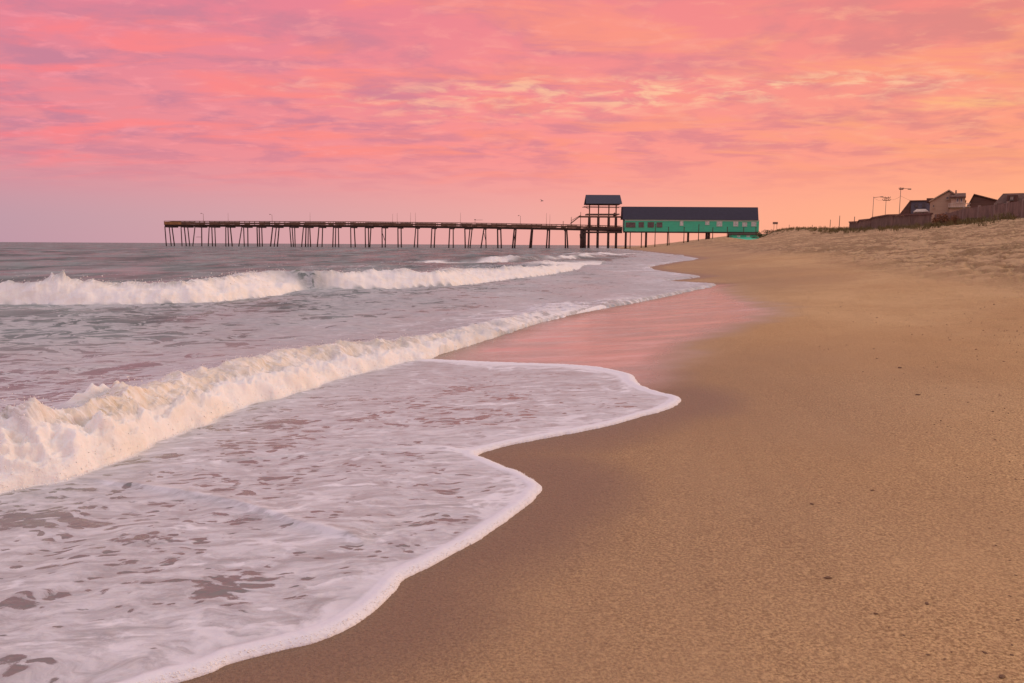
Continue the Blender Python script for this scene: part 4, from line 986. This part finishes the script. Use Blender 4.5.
for i, (a, b_, w_, lb) in enumerate(big):
    p = ground_pt(a, b_); o = bpy.data.objects.new('shell_clod', cm[i % 5]); COL.objects.link(o); s_ = w_/F*p.y/2*.85
    o.scale = (s_, s_*.8, s_*.75); o.location = p+Vector((0,0,s_*.12)); o.rotation_euler.z = i*1.3; tag(o, lb, 'shell', 'single dark shell clods')
small = [(928.4,655,7),(985,652.7,8),(951.5,652,5),(945,659,5),(904,635.7,5),(889,628,4),(1002,512,4),(990,528,4),(993,411,5),(877,358.6,4),(874,349,4),(877,317.5,4),(839,503.6,4),(1010,596,5),(1012,645,5),(1010,560,4),(1016,480,4),(980,470,3),(995,440,4),(1008,530,4),(996,545,5),(1018,620,6),(1012,655,6),(968,402,4),(946,388,4),(1000,395,4),(985,425,3),(962,452,3),(1004,362,4),(976,350,4),(950,340,4),(1016,575,5)]
for i, (a, b_, w_) in enumerate(small):
    p = ground_pt(a, b_); o = bpy.data.objects.new('shell_fragment', cm[(i*3) % 5]); COL.objects.link(o); s_ = w_/F*p.y/2*.7
    o.scale = (s_, s_*.8, s_*.7); o.location = p+Vector((0,0,s_*.05)); o.rotation_euler.z = i*2.1; tag(o, 'tiny dark shell fragment strewn among others on the right hand sand', 'shell', 'tiny shell fragments')
# strewn grit
def strew(n, xr_, yr_, r0, r1, seed):
    rg_ = np.random.default_rng(seed); Y_ = yr_[0]*(yr_[1]/yr_[0])**rg_.uniform(0,1,n); X_ = rg_.uniform(xr_[0], xr_[1], n)*Y_
    dens = fbm(X_*.9, Y_*.9, 0, 3, 77); k_ = (dens > rg_.uniform(-.15,.35,n)-.9*(X_/Y_-.55)) & (T0(X_, Y_)[1] > .15); X_, Y_ = X_[k_], Y_[k_]
    z_ = terrain(X_, Y_); r_ = (rg_.uniform(0,1,len(X_))**3*(r1-r0)+r0)*np.clip(Y_/6,.8,1.6)
    return np.stack([X_, Y_, z_+r_*.1], 1), r_
c1_, r1_ = strew(4200, (.16,.66), (2.2,16), .0012, .0055, 9)
o = blobs('shell_grit', c1_, r1_, m_clod); tag(o, 'fine dark shell grit scattered over the dry sand', 'shell grit', kind='stuff')
# marram grass along the ridge
rg_ = np.random.default_rng(12); mb = MB(); n_ = 0
while n_ < 420:
    Y_ = float(rg_.uniform(55, 300)); xr_ = float(np.interp(Y_, RY, RX)); X_ = xr_+float(rg_.normal(-1.0, 1.6)) if rg_.random() < .75 else xr_+float(rg_.uniform(-7, 0))
    if Y_ < 150 and X_ > xr_-.3: continue
    n_ += 1; z0 = gz(X_, Y_); hgt = float(rg_.uniform(.35, .8))
    for b_ in range(11):
        a_ = rg_.uniform(0, 6.28); l_ = rg_.uniform(.1, .45); bx_, by_ = X_+rg_.normal(0, .18), Y_+rg_.normal(0, .18); tx_, ty_ = bx_+math.cos(a_)*l_, by_+math.sin(a_)*l_; h_ = hgt*rg_.uniform(.6, 1)
        w_ = .022; mx_, my_ = (bx_*.65+tx_*.35), (by_*.65+ty_*.35)
        mb.poly([(bx_-w_,by_,z0-.05),(bx_+w_,by_,z0-.05),(mx_+w_*.8,my_,z0+h_*.65),(mx_-w_*.8,my_,z0+h_*.65),(tx_,ty_,z0+h_)], [(0,1,2,3),(3,2,4)])
o = mb.build('dune_grass', simple('dune_grass', (.16,.12,.045,1), .9, .3, 2, 0), None); tag(o, 'sparse tufts of dune grass along the ridge', 'grass', kind='stuff')
